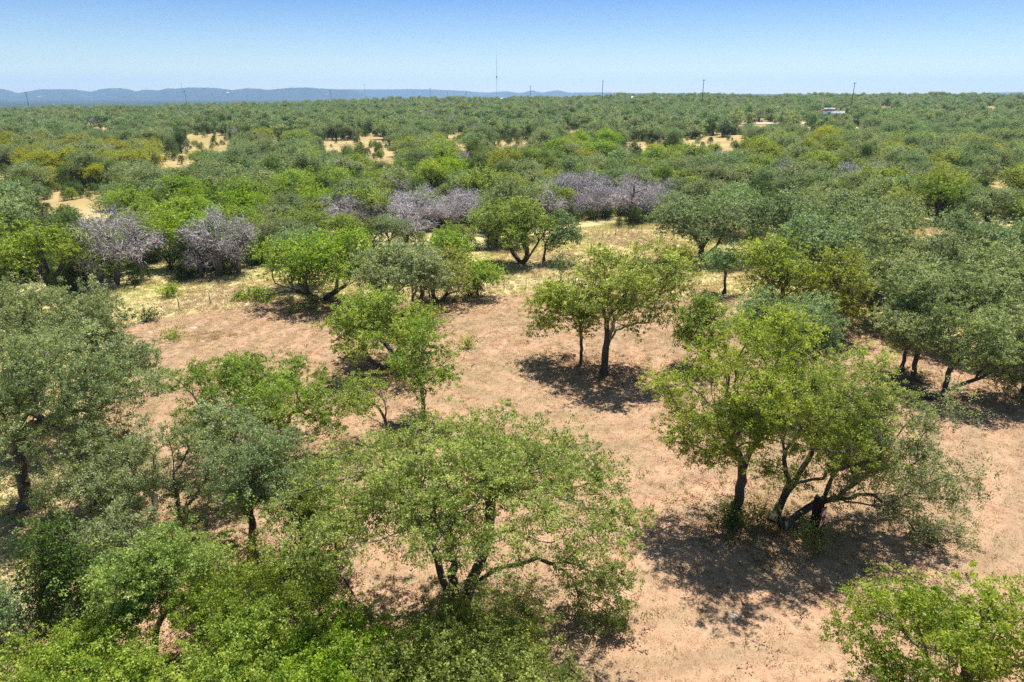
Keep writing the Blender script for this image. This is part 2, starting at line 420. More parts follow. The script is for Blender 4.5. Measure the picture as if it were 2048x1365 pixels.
hills('hills', [(-600, 182), (-300, 178), (-120, 176), (0, 178), (18, 181), (34, 187), (52, 184), (70, 181), (82, 179), (125, 179), (150, 179.5), (181, 184), (200, 179), (218, 177), (240, 177), (258, 179), (273, 183.5), (284, 180), (300, 180), (317, 181.5), (335, 177), (352, 178), (376, 175.5), (430, 176), (465, 181), (492, 177), (520, 178), (533, 180.5), (580, 176), (615, 175.5), (650, 178), (700, 180), (720, 186), (760, 200)], 7000, 1500, -26, 3)
hills('hills', [(560, 190), (620, 182), (680, 179), (760, 179.5), (817, 178.5), (870, 179.5), (936, 182.5), (955, 185), (977, 185.5), (1000, 183.5), (1015, 183), (1040, 187), (1052, 184), (1064, 181), (1084, 186), (1105, 182), (1117, 181), (1138, 186), (1193, 185), (1300, 187), (1380, 186.5), (1450, 188), (1700, 189), (1950, 189), (1975, 186), (2048, 184), (2300, 184), (2700, 188)], 9800, 1700, -26, 5)

# ------------------------------------------------------------------ tree prototypes
def leafy(name, kind, seed, n_leaf, size, woodmin):
    g = np.random.default_rng(seed)
    if kind == 'oak':
        rad = np.array([g.uniform(3.6, 4.5), g.uniform(3.6, 4.5), g.uniform(2.7, 3.4)]); c = np.array([g.normal(0, .3), g.normal(0, .3), 7.5 - rad[2] + g.uniform(-.4, .8)])
        tips = lobed_tips(c, rad, 150, g, low=-.45, noise_amp=.30, gap=.08)
        sk = skeleton(np.zeros(3), tips, .02, g.uniform(.2, .28), stems=int(g.integers(1, 4)), g=g, seg=1.0)
        LV = leaves(tips, n_leaf / 150, .46, size, .7, .8, g)
    elif kind == 'cedar':
        h = g.uniform(5, 6.5); n = 120; t = g.uniform(0.03, 1, n) ** .8; a = g.uniform(0, 2 * math.pi, n)
        rr = (1.0 - .75 * t ** 1.6) * 2.3 * g.uniform(.5, 1, n) ** .5 * (1 + .2 * np.sin(a * 3 + g.random() * 6))
        tips = np.stack([np.cos(a) * rr, np.sin(a) * rr, .3 + t * (h - .5)], 1)
        sk = skeleton(np.zeros(3), tips, .02, .16, stems=1, g=g, seg=1.2, fork=.4)
        LV = leaves(tips, n_leaf / n, .40, size, .6, .5, g, squash=1.1)
    else:
        rad = np.array([g.uniform(2.6, 3.6), g.uniform(2.6, 3.6), 3.1]); c = np.array([0, 0, 3.5])
        tips = lobed_tips(c, rad, 210, g, low=-.5, gap=.45, K=11)
        sk = skeleton(np.zeros(3), tips, .022, .2, stems=int(g.integers(2, 5)), g=g, seg=1.0, alpha=.3)
        # dead twigs: long thin faces pointing outwards
        N = n_leaf; ci = g.integers(0, len(tips), N); P = tips[ci] + g.normal(0, .35, (N, 3))
        d = unit(unit(P - np.array([0, 0, 2.5])) * (1, 1, .6) + g.normal(0, .75, (N, 3))); w = unit(g.normal(0, 1, (N, 3))); w = unit(np.cross(d, w))
        s = g.uniform(.4, 1.1, N)[:, None] * size * 2.6
        wd = size * .10
        Vv = np.stack([P + d * s, P - w * wd, P + w * wd], 1).reshape(-1, 3)
        LV = (Vv, np.arange(N * 3).reshape(-1, 3), g.random(N))
    return sk, LV
class Proto: pass
def joined(name, tr, br, mats, off=0):
    if tr is None or br is None:
        q = tr or br; return mesh_np(name, q[0] + off, q[1], [mats[0 if tr else 1]], smooth=True)
    return mesh_np(name, np.vstack([tr[0], br[0]]) + off, np.vstack([tr[1], br[1] + len(tr[0])]), mats, midx=np.repeat([0, 1], [len(tr[1]), len(br[1])]), smooth=True)
def make_proto(name, kind, seed, n_leaf, size, woodmin):
    sk, LV = leafy(name, kind, seed, n_leaf, size, woodmin)
    p = Proto(); p.kind = kind
    dead = kind == 'dead'
    tr, br = wood_mesh(sk, woodmin, None, split=.09, thick=5)
    p.trunk = joined(name + '_trunk', tr, br, [DEADT, DEAD] if dead else [BARK, LIMB])
    p.crown = mesh_np(name + '_crown', LV[0], LV[1], [DEAD if dead else LM['oak']], v=LV[2])
    # joined copy for instancing (all triangles)
    Vs = [tr[0], br[0], LV[0]]; n0 = len(tr[0]); n1 = n0 + len(br[0])
    tri = lambda Q: np.vstack([Q[:, [0, 1, 2]], Q[:, [0, 2, 3]]])
    Ft, Fb = tri(tr[1]), tri(br[1]) + n0; Fl = LV[1] + n1
    p.join = (np.vstack(Vs), np.vstack([Ft, Fb, Fl]), np.concatenate([np.zeros(len(Ft) + len(Fb)), LV[2]]),
              np.concatenate([np.zeros(len(Ft)), np.ones(len(Fb)), np.full(len(Fl), 2)]))
    return p
MID = {'oak': [make_proto('oak_mid%d' % i, 'oak', 100 + i, 13000, .19, .02) for i in range(7)],
       'cedar': [make_proto('cedar_mid%d' % i, 'cedar', 200 + i, 8000, .17, .03) for i in range(4)],
       'dead': [make_proto('dead_mid%d' % i, 'dead', 300 + i, 2000, .25, .010) for i in range(4)]}
FAR = {'oak': [make_proto('oak_far%d' % i, 'oak', 400 + i, 2600, .42, .05) for i in range(4)],
       'cedar': [make_proto('cedar_far%d' % i, 'cedar', 500 + i, 1600, .36, .06) for i in range(2)],
       'dead': [make_proto('dead_far%d' % i, 'dead', 600 + i, 900, .42, .05) for i in range(1)]}

# ------------------------------------------------------------------ instancing for stuff
def scatter(name, pts, rot, scl, idx, protos, label, kind='stuff'):
    """ONE object: points that carry instances of the meshes in protos (list of meshes)"""
    pc = bpy.data.collections.new(name + '_protos')
    for k, me_ in enumerate(protos):
        pc.objects.link(bpy.data.objects.new('%s_p%03d' % (name, k), me_))
    me = bpy.data.meshes.new(name); me.vertices.add(len(pts)); me.vertices.foreach_set('co', np.asarray(pts, np.float32).ravel())
    for nm, typ, dat in (('rot', 'FLOAT_VECTOR', rot), ('scl', 'FLOAT_VECTOR', scl)):
        at_ = me.attributes.new(nm, typ, 'POINT'); at_.data.foreach_set('vector', np.asarray(dat, np.float32).ravel())
    at_ = me.attributes.new('idx', 'INT', 'POINT'); at_.data.foreach_set('value', np.asarray(idx, np.int32))
    me.update()
    o = tag(link(name, me), label, None, None, kind)
    ng = bpy.data.node_groups.new(name, 'GeometryNodeTree')
    ng.interface.new_socket('Geometry', in_out='INPUT', socket_type='NodeSocketGeometry'); ng.interface.new_socket('Geometry', in_out='OUTPUT', socket_type='NodeSocketGeometry')
    N = ng.nodes; gi = N.new('NodeGroupInput'); go = N.new('NodeGroupOutput')
    ip = N.new('GeometryNodeInstanceOnPoints'); ci = N.new('GeometryNodeCollectionInfo')
    ci.inputs['Collection'].default_value = pc; ci.inputs['Separate Children'].default_value = True; ci.inputs['Reset Children'].default_value = True
    def na(nm, typ):
        x = N.new('GeometryNodeInputNamedAttribute'); x.data_type = typ; x.inputs['Name'].default_value = nm; return x.outputs['Attribute']
    Lk = ng.links.new
    Lk(gi.outputs[0], ip.inputs['Points']); Lk(ci.outputs[0], ip.inputs['Instance']); ip.inputs['Pick Instance'].default_value = True
    Lk(na('idx', 'INT'), ip.inputs['Instance Index']); Lk(na('scl', 'FLOAT_VECTOR'), ip.inputs['Scale'])
    er = N.new('FunctionNodeEulerToRotation'); Lk(na('rot', 'FLOAT_VECTOR'), er.inputs[0]); Lk(er.outputs[0], ip.inputs['Rotation'])
    Lk(ip.outputs[0], go.inputs[0])
    md = o.modifiers.new('scatter', 'NODES'); md.node_group = ng
    return o

# ------------------------------------------------------------------ single trees: base and crown read off the photograph
def fit_crown(bx, by, box):
    """dome (centre, radii) standing over the trunk base whose outline spans the box"""
    X, Y, Z = gnd(bx, by)
    x0, x1, yt, yb = box
    th = np.linspace(0, 2 * math.pi, 40, endpoint=False)
    best = None
    for dY in np.arange(-2.5, 3.6, .5):
        for zc in (np.arange(1.2, 9.6, .4) if x1 - x0 > 70 or yb < 575 else np.arange(.2, 3.2, .15)):
            dep = (Y + dY) * CP + (CAMZ - zc) * SP; rx = (x1 - x0) / 2 * dep / F
            for fr in (.7, .85, 1.0):
                ry = rx * fr
                for rz in (np.arange(.8, 5.2, .35) if x1 - x0 > 70 else np.arange(.15, 3.0, .2)):
                    z = zc + rz * np.sin(th) * np.where(np.sin(th) < 0, .75, 1)
                    if z.min() < .03: continue
                    _, py, _ = proj(0, Y + dY + ry * np.cos(th), z)
                    e = (py.min() - yt) ** 2 + (py.max() - yb) ** 2 + 30 * dY * dY + 22 * (rz - .42 * rx - .5) ** 2 + 300 * (fr - .9) ** 2
                    if best is None or e < best[0]: best = (e, dY, zc, rx, ry, rz)
    e, dY, zc, rx, ry, rz = best
    c = np.array([at((x0 + x1) / 2, 0, Y + dY)[0] * 0, Y + dY, zc]); dep = (Y + dY) * CP + (CAMZ - zc) * SP
    c[0] = ((x0 + x1) / 2 - 1024) / F * dep
    return np.array([X, Y, Z]), c, np.array([max(rx - .1, .5), max(ry - .1, .5), max(rz - .1, .4)])
TRI = [0]
def hero(name, cat, label, tint, bx, by, box, group=None, dens=1.0, stems=1, lobes=(), lean=None, seed=0, gap=.12, rb=None, base=None, shape='oak', low=-.65, drop=None, lsize=None):
    g = np.random.default_rng(seed * 7 + int(bx) + 13 * int(by))
    B, c, rad = fit_crown(bx, by, box)
    if base is not None: B = np.array(base, float)
    dep = c[1] * CP + (CAMZ - c[2]) * SP
    size = lsize or max(.088, min(.20, dep / 682 * 1.7))
    area = 2 * math.pi * (rad[0] * rad[1]) ** 1.0 * .55 + 2 * math.pi * rad[0] * rad[2] * .5
    ncl = int(np.clip(area * 1.9 * dens, 40, 520))
    if shape == 'cedar':
        n = max(ncl, 90); t = g.uniform(.02, 1, n) ** .8; a = g.uniform(0, 2 * math.pi, n)
        h = c[2] + rad[2] + .3; rr = (1 - .8 * t ** 1.4) * g.uniform(.5, 1, n) ** .5
        tips = np.stack([c[0] + np.cos(a) * rr * rad[0], c[1] + np.sin(a) * rr * rad[1], .25 + t * h], 1)
    else:
        tips = lobed_tips(c, rad, ncl, g, low=low, gap=gap)
    tips[:, 2] = np.maximum(tips[:, 2], .5 if shape != 'cedar' else .2)
    for (lx, ly, dY, r_) in lobes:
        lc = np.array(at(lx, ly, B[1] + dY)); k = max(6, int(r_ * r_ * 9))
        tips = np.vstack([tips, lc + unit(g.normal(0, 1, (k, 3))) * (g.random(k) ** .4)[:, None] * np.array([r_, r_, r_ * .6])])
    tips[:, 2] = np.maximum(tips[:, 2], .35)
    H = tips[:, 2].max()
    r_base = rb or max(.1, min(.34, .038 * rad[0] + .012 * H))
    dead = shape == 'dead'
    sk = skeleton(B, tips, .015 if dep < 60 else .018, r_base, stems=stems, g=g, seg=.55 if dep < 60 else .8, lean=lean, wob=.085)
    la = size * size * .5 * .72
    per = min(dens * 2.15 * area / (la * max(len(tips), 1)), 420)
    if shape == 'cedar': per = min(per * 1.5, 260)
    tone = np.clip(.42 + .22 * g.normal(0, 1, len(tips)) + .10 * (tips[:, 2] - c[2]) / rad[2], .05, .9)  # clumps lighter towards the crown top: bright highlights put into the leaf colour
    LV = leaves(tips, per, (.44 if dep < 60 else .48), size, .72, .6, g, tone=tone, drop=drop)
    t = thing(name, label, cat, B, 0, group)
    tr, br = wood_mesh(sk, .009 if dep < 60 else .016, None, split=r_base * .42, thick=6)
    off = -B
    link('trunk', joined('trunk', tr, br, [BARK, LIMB], off), t)
    link('crown', mesh_np('crown', LV[0] + off, LV[1], [LM[tint]], v=LV[2]), t)
    TRI[0] += len(LV[1]) + 2 * len(sk[0])
    t['_box'] = 0; del t['_box']
    HERO.append((B, rad, label))
    return t
HERO = []
OAKG = 'oaks standing in the mown field'
H = hero
# --- near the camera
H('oak_tree', 'oak', 'big spreading oak in the middle foreground, several dark trunks, low limb sweeping right', 'fresh', 915, 1238, (560, 1300, 845, 1175), OAKG, 1.0, 3,
  lobes=[(1150, 1130, .5, 1.0), (1215, 1165, 0, 1.1), (1240, 1225, -.3, .8), (1180, 1200, 0, .8), (640, 1130, -.5, 1.1), (720, 1240, -1.5, 1.2)], gap=.045, rb=.22, low=-.15, seed=4)
H('oak_tree', 'oak', 'bright green oak cut off by the bottom right corner of the photo', 'bright', 1900, 1440, (1690, 2120, 1135, 1440), OAKG, .95, 2, gap=.22, seed=3)
H('oak_tree', 'oak', 'bright leafy oak top cut off by the bottom edge, just below the big spreading oak', 'fresh', 930, 1500, (660, 1200, 1215, 1500), OAKG, 1.5, 2, gap=.1)
H('oak_tree', 'oak', 'vivid green oak top at the bottom edge, second crown from the bottom left corner', 'bright', 500, 1510, (300, 700, 1240, 1500), OAKG, 1.5, 2, gap=.08)
H('oak_tree', 'oak', 'green oak top filling the bottom left corner of the photo', 'oak', 120, 1520, (-90, 330, 1265, 1500), OAKG, 1.5, 2, gap=.08)
H('oak_tree', 'oak', 'rounded dull green oak between the dark cedar and the big spreading oak', 'oak', 520, 1330, (370, 700, 1080, 1320), OAKG, 1.15, 2, gap=.12)
H('oak_tree', 'oak', 'leafy green oak right beside the dark pointed cedar at the lower left', 'oak', 300, 1330, (195, 450, 1060, 1300), OAKG, 1.3, 2, gap=.1)
H('cedar_tree', 'cedar', 'dark pointed cedar at the lower left, nearly black green', 'dark', 130, 1290, (50, 225, 1070, 1330), None, 1.6, 1, shape='cedar')
H('shrub', 'shrub', 'low blue green shrub at the left edge below the yellow grass patch', 'blue', 25, 1290, (-70, 85, 1170, 1310), None, 1.0, 2)
H('oak_tree', 'oak', 'open branched grey oak with two crooked pale stems, right of the tall left-edge oak', 'grey', 285, 1060, (95, 345, 835, 1050), OAKG, .8, 2, gap=.22)
H('oak_tree', 'oak', 'small crooked oak with a thin dark curved trunk on bare brown lower-left ground', 'grey', 370, 1085, (285, 450, 850, 1040), OAKG, .7, 1, gap=.24)
H('oak_tree', 'oak', 'slender oak with a forked bare stem rising left of the dense grey green crown', 'grey', 470, 1010, (385, 520, 800, 940), OAKG, .7, 1, gap=.24)
H('oak_tree', 'oak', 'dense grey green oak crown upper left of the big spreading oak, dark trunk below', 'grey', 510, 1112, (440, 660, 845, 1050), OAKG, 1.2, 1, gap=.1)
H('oak_tree', 'oak', 'dark green oak left of centre with a ragged top and orange soil showing through', 'oak', 545, 915, (350, 665, 700, 890), OAKG, 1.05, 2, gap=.22, lobes=[(660, 850, 0, .9)])
H('oak_tree', 'oak', 'thin leaning sapling with bare diagonal trunk, right of the ragged dark oak', 'oak', 780, 890, (640, 800, 755, 850), OAKG, .42, 1, gap=.24, rb=.12)
H('oak_tree', 'oak', 'slender upright oak with a pale thin trunk left of the open clearing', 'oak', 848, 852, (770, 930, 640, 820), OAKG, .7, 1, gap=.22, rb=.15)
H('oak_tree', 'oak', 'broad mid green oak casting a round orange shadow patch left of the clearing', 'oak', 772, 738, (622, 868, 585, 725), OAKG, 1.0, 2, gap=.14)
H('oak_tree', 'oak', 'tall grey green oak near the left edge with a straight dark trunk', 'grey', 57, 1010, (-110, 240, 630, 930), OAKG, .8, 1, gap=.2, rb=.33, lobes=[(200, 740, 2, 1.3), (270, 780, 2, 1.0), (310, 760, 2, .8)])
H('oak_tree', 'oak', 'sparse grey oak behind the tall left-edge one, long thin limbs reaching right', 'grey', 110, 850, (-10, 280, 560, 770), OAKG, 1.0, 2, gap=.24)
H('oak_tree', 'oak', 'wispy grey oak reaching over the soil at the left, right of the straight dark trunk', 'grey', 190, 880, (150, 330, 660, 800), OAKG, .85, 1, gap=.22)
H('oak_tree', 'oak', 'grey green oak cut by the left edge in front of the dark thicket', 'grey', 0, 780, (-120, 70, 570, 740), OAKG, .9, 2)
H('oak_tree', 'oak', 'bright crown at the bottom edge between the vivid second crown and the big oak', 'bright', 700, 1480, (560, 860, 1225, 1480), OAKG, 1.4, 2, gap=.1)
H('oak_tree', 'oak', 'dull oak squeezed behind the dark cedar at the left edge, tangled grey twigs', 'grey', 200, 1180, (90, 330, 1010, 1180), OAKG, .8, 2, gap=.2)
H('oak_tree', 'oak', 'leafy oak left of the main trunks, crown over a patch of orange soil', 'olive', 420, 1210, (330, 560, 1080, 1240), OAKG, .8, 2, gap=.2)
H('oak_tree', 'oak', 'grey green oak wedged between the dense grey crown and the big spreading oak', 'oak', 640, 1150, (560, 730, 930, 1110), OAKG, .9, 2, gap=.15)
H('oak_tree', 'oak', 'low grey oak at the left, in front of the straight dark trunk', 'grey', 180, 1100, (120, 285, 920, 1060), OAKG, .8, 2, gap=.18)
# --- middle of the field
G2 = 'oaks along the wire fence'
H('oak_tree', 'oak', 'rounded oak left of centre by the wire fence with a low dark limb reaching left', 'oak', 643, 602, (535, 775, 450, 580), G2, 1.1, 2, gap=.1, lobes=[(505, 585, 1, 1.2), (535, 600, 0, 1.2), (480, 600, 0, .8)])
H('oak_tree', 'oak', 'blue green oak close behind the rounded fence oak on its left side', 'blue', 600, 575, (540, 660, 450, 540), G2, 1.1, 1)
H('oak_tree', 'oak', 'wide grey olive oak in the fence row with a dull mottled crown', 'grey', 800, 640, (690, 905, 482, 620), G2, 1.1, 2, gap=.1)
H('oak_tree', 'oak', 'olive oak right of the wide mottled one, over a small dark cedar', 'olive', 880, 605, (820, 965, 500, 600), G2, 1.0, 2, gap=.14)
H('oak_tree', 'oak', 'bright green oak top behind the olive fence oaks', 'bright', 900, 560, (845, 962, 462, 535), G2, 1.0, 1)
H('oak_tree', 'oak', 'small leaning bright tree at the right end of the fence row', 'bright', 955, 592, (925, 1018, 520, 572), G2, .8, 1, gap=.2, rb=.12)
H('cedar_shrub', 'shrub', 'small dark cedar bush under the fence row beside the leaning bright tree', 'dark', 942, 592, (926, 962, 560, 592), None, 1.2, 1, shape='cedar')
H('oak_tree', 'oak', 'tall oak clump at centre with three dark trunks on pale grass', 'oak', 1045, 528, (955, 1098, 388, 500), G2, 1.15, 3, gap=.12, rb=.3)
H('oak_tree', 'oak', 'oak with a slim straight trunk just right of the tall central clump', 'blue', 1087, 524, (1075, 1165, 412, 500), G2, .95, 1, gap=.12, rb=.16)
H('oak_tree', 'oak', 'lone spreading oak with a thick forked dark trunk right of centre, shadow below', 'fresh', 1207, 748, (1120, 1375, 485, 705), OAKG, .92, 1, gap=.14, rb=.30)
H('oak_tree', 'oak', 'smaller bright oak with thin straight trunk, just left of the lone spreading oak', 'fresh', 1163, 727, (1036, 1215, 562, 690), OAKG, .9, 1, gap=.2, rb=.14)
H('oak_tree', 'oak', 'tiny slender sapling behind the lone oak, in the pale grass', 'blue', 1122, 566, (1108, 1140, 500, 545), G2, .7, 1, rb=.07)
# --- right group with the sign
H('oak_tree', 'oak', 'large vivid green oak with a leaning dark trunk, brightest crown near the sign', 'vivid', 1468, 1045, (1312, 1720, 640, 935), OAKG, .85, 1, gap=.1, rb=.27, lean=at(1497, 905, 32.8), lobes=[(1370, 850, 0, 1.3), (1420, 910, -.5, 1.3), (1500, 880, -1.5, 1.1), (1345, 780, 1, 1.2)])
H('oak_tree', 'oak', 'dull green oak in the middle of the group by the sign, thick short trunk', 'oak', 1548, 1038, (1500, 1810, 690, 970), OAKG, .62, 1, gap=.2, rb=.24, lean=at(1625, 905, 33.5), lobes=[(1580, 960, 0, 1.0), (1530, 930, 0, .8)])
H('oak_tree', 'oak', 'grey green oak bent right over the red and white sign, drooping twigs at its end', 'grey', 1568, 1055, (1640, 1950, 780, 1070), OAKG, .75, 1, gap=.28, rb=.2, drop=.35,
  lean=at(1665, 985, 31.8), lobes=[(1850, 1070, -1, 1.1), (1905, 1090, -1, .7), (1790, 1010, -1, .9)])
H('oak_tree', 'oak', 'rich green oak behind the large vivid one, right of the lone spreading oak', 'blue', 1600, 800, (1445, 1700, 575, 740), OAKG, 1.1, 2, gap=.1)
H('oak_tree', 'oak', 'dark green low oak between the lone spreading oak and the rich green one', 'oak', 1430, 735, (1340, 1470, 590, 705), OAKG, 1.1, 2, gap=.04)
# --- right side oaks
G3 = 'grey green oaks of the grove on the right'
H('oak_tree', 'oak', 'grey oak on the right with a curved dark trunk leaning left at the grove edge', 'grey', 1825, 760, (1725, 1905, 555, 715), G3, .9, 1, gap=.18, rb=.2)
H('oak_tree', 'oak', 'grove edge oak with a straight dark trunk behind the curved one', 'grey', 1804, 742, (1760, 1880, 520, 650), G3, .9, 1, gap=.16, rb=.16)
H('oak_tree', 'oak', 'grey oak with a thick upright trunk right of the curved one', 'grey', 1885, 792, (1845, 2020, 590, 750), G3, .85, 1, gap=.2, rb=.2)
H('oak_tree', 'oak', 'oak with a long trunk lying low and curving up right at the grove edge', 'grey', 1857, 800, (1930, 2090, 650, 790), G3, .8, 1, gap=.22, rb=.17, lean=at(1950, 758, 48.5))
H('oak_tree', 'oak', 'oak cut by the right edge above the long shadow on bare soil', 'grey', 2040, 800, (1990, 2180, 600, 780), G3, .9, 2)
for (tint, bx, by, box, lab) in [
  ('oak', 1560, 650, (1470, 1640, 468, 610), 'left one of the green oak pair before the grey grove'),
  ('olive', 1680, 668, (1600, 1745, 505, 640), 'right, yellower one of the green oak pair before the grey grove'),
  ('blue', 1448, 588, (1405, 1490, 488, 560), 'small pale oak with a visible stem alone on dry grass left of the green pair'),
  ('olive', 1350, 548, (1320, 1392, 492, 530), 'small bush-like oak with bare low branches on dry grass behind the lone oak'),
  ('blue', 1405, 520, (1315, 1500, 395, 500), 'wide blue green oak at the left front corner of the grove'),
  ('blue', 1560, 520, (1470, 1640, 392, 490), 'blue green grove oak behind the green pair, beside the wide corner oak'),
  ('blue', 1680, 540, (1600, 1770, 400, 510), 'blue green grove oak above the right one of the green pair'),
  ('grey', 1780, 580, (1690, 1850, 430, 560), 'grey grove oak with twigs showing, above the trunks at the grove edge'),
  ('grey', 1880, 620, (1790, 1960, 470, 610), 'broad grey green grove oak above the upright trunk at the edge'),
  ('grey', 1990, 640, (1910, 2100, 480, 620), 'broad grey green grove oak cut by the right edge, middle height'),
  ('blue', 1930, 560, (1850, 2020, 430, 540), 'blue green grove oak near the right edge, upper part of the grove'),
  ('blue', 2050, 560, (1980, 2150, 440, 540), 'blue green grove oak touching the right edge, upper part of the grove'),
  ('grey', 1990, 720, (1910, 2080, 555, 690), 'grey oak in the grove above the low curving trunk'),
  ('blue', 1500, 470, (1400, 1570, 375, 460), 'blue green oak at the back left of the grove, above the wide corner oak'),
  ('grey', 1640, 480, (1560, 1730, 385, 475), 'grey green oak in the back row of the grove above the green pair'),
  ('grey', 1760, 500, (1690, 1840, 395, 490), 'grey green oak in the back row of the grove, below the big grey dead crown'),
  ('grey', 1745, 640, (1660, 1830, 480, 600), 'grey oak with mottled crown between the right pair oak and the curved trunk'),
  ('blue', 1620, 600, (1540, 1720, 430, 560), 'blue green oak directly behind the gap between the green pair'),
  ('grey', 1850, 680, (1780, 1930, 520, 660), 'grey oak filling the grove above the thick upright trunk'),
  ('grey', 1930, 700, (1860, 2010, 520, 680), 'grey oak of the grove with pale twigs, above and right of the upright trunk'),
  ('blue', 2060, 680, (2000, 2140, 520, 670), 'blue green oak on the right edge, middle of the grove'),
  ('grey', 1720, 590, (1640, 1800, 440, 560), 'grey green oak in mid grove just above the right pair oak')]:
    H('oak_tree', 'oak', lab, tint, bx, by, box, G3, 1.0, 1 + (bx % 2), gap=.04, low=-.5)
open('/tmp/log', 'w').write('hero tris %d\n' % TRI[0])

# ------------------------------------------------------------------ woods behind: positions
EDGE = [(-900, 640), (-200, 620), (60, 600), (180, 582), (330, 566), (500, 548), (640, 533), (760, 522), (900, 512), (960, 505), (1100, 474), (1180, 462), (1320, 448), (1400, 445), (1500, 440), (1700, 440), (1850, 450), (2048, 470), (2300, 500), (3000, 520)]
CLEAR = [(150, 395, 62, 9), (185, 386, 30, 6), (12, 352, 22, 10), (350, 322, 26, 15), (400, 292, 30, 9), (440, 288, 26, 7), (560, 283, 22, 7), (415, 272, 32, 4), (195, 257, 26, 3), (690, 288, 45, 9), (760, 306, 24, 13), (735, 272, 22, 4), (915, 280, 11, 13), (1010, 283, 14, 8),
  (1055, 283, 8, 8), (1145, 262, 12, 3), (1290, 287, 38, 6), (1385, 288, 26, 10), (1450, 283, 40, 12), (1478, 300, 14, 6), (1520, 247, 40, 2), (1600, 242, 8, 4), (1620, 262, 12, 6), (1712, 258, 12, 3), (1770, 216, 14, 3), (1980, 217, 12, 5), (1890, 229, 9, 2.5), (1990, 372, 14, 5), (1664, 230, 22, 6), (1005, 196, 5, 3), (1640, 236, 4, 3)]
LOTS = [(1520, 249), (1430, 246), (1596, 243)]
DEADZ = [(690, 455, 60, 14), (800, 452, 110, 14), (910, 443, 70, 14), (1130, 428, 45, 14), (1210, 425, 75, 18), (1290, 432, 40, 16), (1725, 398, 45, 11), (850, 250, 60, 10), (920, 225, 60, 6)]
def inell(px, py, L, gx=0, gy=0):
    m = np.zeros(np.shape(px), bool)
    for (cx, cy, rx, ry) in L: m |= ((px - cx) / (rx + gx)) ** 2 + ((py - cy) / (ry + gy)) ** 2 < 1
    return m
g = np.random.default_rng(77)
pts = []
d = 66.0
while d < 1080:
    cell = np.interp(d, [66, 150, 400, 1100], [5.2, 6.0, 6.9, 8.2])
    xr = .84 * d + 12
    xs = np.arange(-xr, xr, cell)
    x = xs + g.uniform(-.45, .45, len(xs)) * cell; y = d + g.uniform(-.45, .45, len(xs)) * cell
    pts.append(np.stack([x, y], 1)); d += cell
pts = np.vstack(pts); DX = []                                                                # the two belts of dead trees
for q in range(21): DX.append(gnd(645 + q * 15.6 + g.uniform(-7, 7), 455 + g.uniform(-8, 8) - max(0, q - 12) * .8)[:2])
for q in range(21): DX.append(gnd(1102 + q * 11.4 + g.uniform(-6, 6), 433 + g.uniform(-9, 10))[:2])
for q in range(4): DX.append(gnd(1690 + q * 22, 400 + g.uniform(-6, 5))[:2])
nD = len(DX); pts = np.vstack([pts, DX])
tx, ty = pts[:, 0], pts[:, 1]; tz = terrain(tx, ty); forced = np.arange(len(pts)) >= len(pts) - nD
px, py, dep = proj(tx, ty, tz)
sc = g.uniform(.66, 1.02, len(pts)) * g.choice([1, 1.28], len(pts)) * np.interp(ty, [80, 300, 1000], [.9, .92, .95])
n1 = np.sin(tx / 17 + 2) * np.sin(ty / 23 + 1) + .6 * np.sin((tx - ty) / 41 + .5) + .4 * np.sin((tx + 2 * ty) / 29)
kind = np.where(g.random(len(pts)) < np.where(n1 > .55, .6, .22), 1, 0)           # 0 oak 1 cedar 2 dead
dz = inell(px, py, DEADZ) & (g.random(len(pts)) < .3) | forced; rr = g.random(len(pts)) * ~forced
kind = np.where(dz & (rr < .8), 2, kind); kind = np.where(~dz & (rr < .025), 2, kind)
hgt = np.where(kind == 1, 5.4, np.where(kind == 2, 5.6, 6.8)) * sc; wid = np.where(kind == 1, 2.3, 4.2) * sc
_, ptop, _ = proj(tx, ty, tz + hgt)
keep = py < poly_y(EDGE, px)
kind = np.where(inell(px, py, [(1215, 428, 125, 30)]) & (g.random(len(px)) < .2), 2, kind)
alive = kind < 2
keep &= ~(alive & (px > 630) & (px < 975) & (py > 452) & (ptop < 436) & (g.random(len(px)) < .9))
keep &= ~(alive & (np.abs(px - 1215) < 125) & (py > 424) & (g.random(len(px)) < .92))   # low scrub only in front of the dead belt
keep |= forced
keep &= (px > -260) & (px < 2320)
for (cx, cy_, rx, ry) in CLEAR:                                       # no crown may stand over a visible opening
    wpx = wid / dep * F * .55
    keep &= ~((np.abs(px - cx) < rx * .9 + wpx) & (ptop < cy_ + ry * .8) & (py > cy_ - ry * .7) & ~forced)
px, py, dep, tx, ty, tz, sc, kind, hgt, wid, n1, ptop = [a_[keep] for a_ in (px, py, dep, tx, ty, tz, sc, kind, hgt, wid, n1, ptop)]
# lone trees and shrubs in the openings
cr = g.random(len(px)); n2 = np.sin(tx / 31 + 4) * np.sin(ty / 47) + .5 * np.sin((tx * 2 + ty) / 53)
tint = np.full(len(px), 'blue', object)
tint[cr < .42] = 'grey'; tint[(cr > .42) & (cr < .60)] = 'oak'; tint[(cr > .60) & (cr < .64)] = 'olive'
yb = (n2 > .35) & (ty < 420) & (py > 280)
tint[yb & (cr > .3)] = 'oak'; tint[yb & (cr > .55)] = 'bright'; tint[yb & (cr > .82)] = 'yellow'
tint[(px < 330) & (py > 300) & (py < 390) & (cr > .45)] = 'yellow'; tint[(px > 600) & (py > 300) & (py < 350) & (cr > .86)] = 'yellow'
farm = (ty > 260) & (cr > .4) & (cr < .92); tint[farm] = 'blue'; tint[(tint == 'yellow') & (py > 390)] = 'oak'
tint[kind == 1] = np.where(cr[kind == 1] < .25, 'dark', 'cedar')
vis = (px > -60) & (px < 2110)
size = np.where(vis, hgt * wid / dep ** 2, 0)
order = np.argsort(-size); NIND = 235
ind = np.zeros(len(px), bool); ind[order[:NIND]] = True

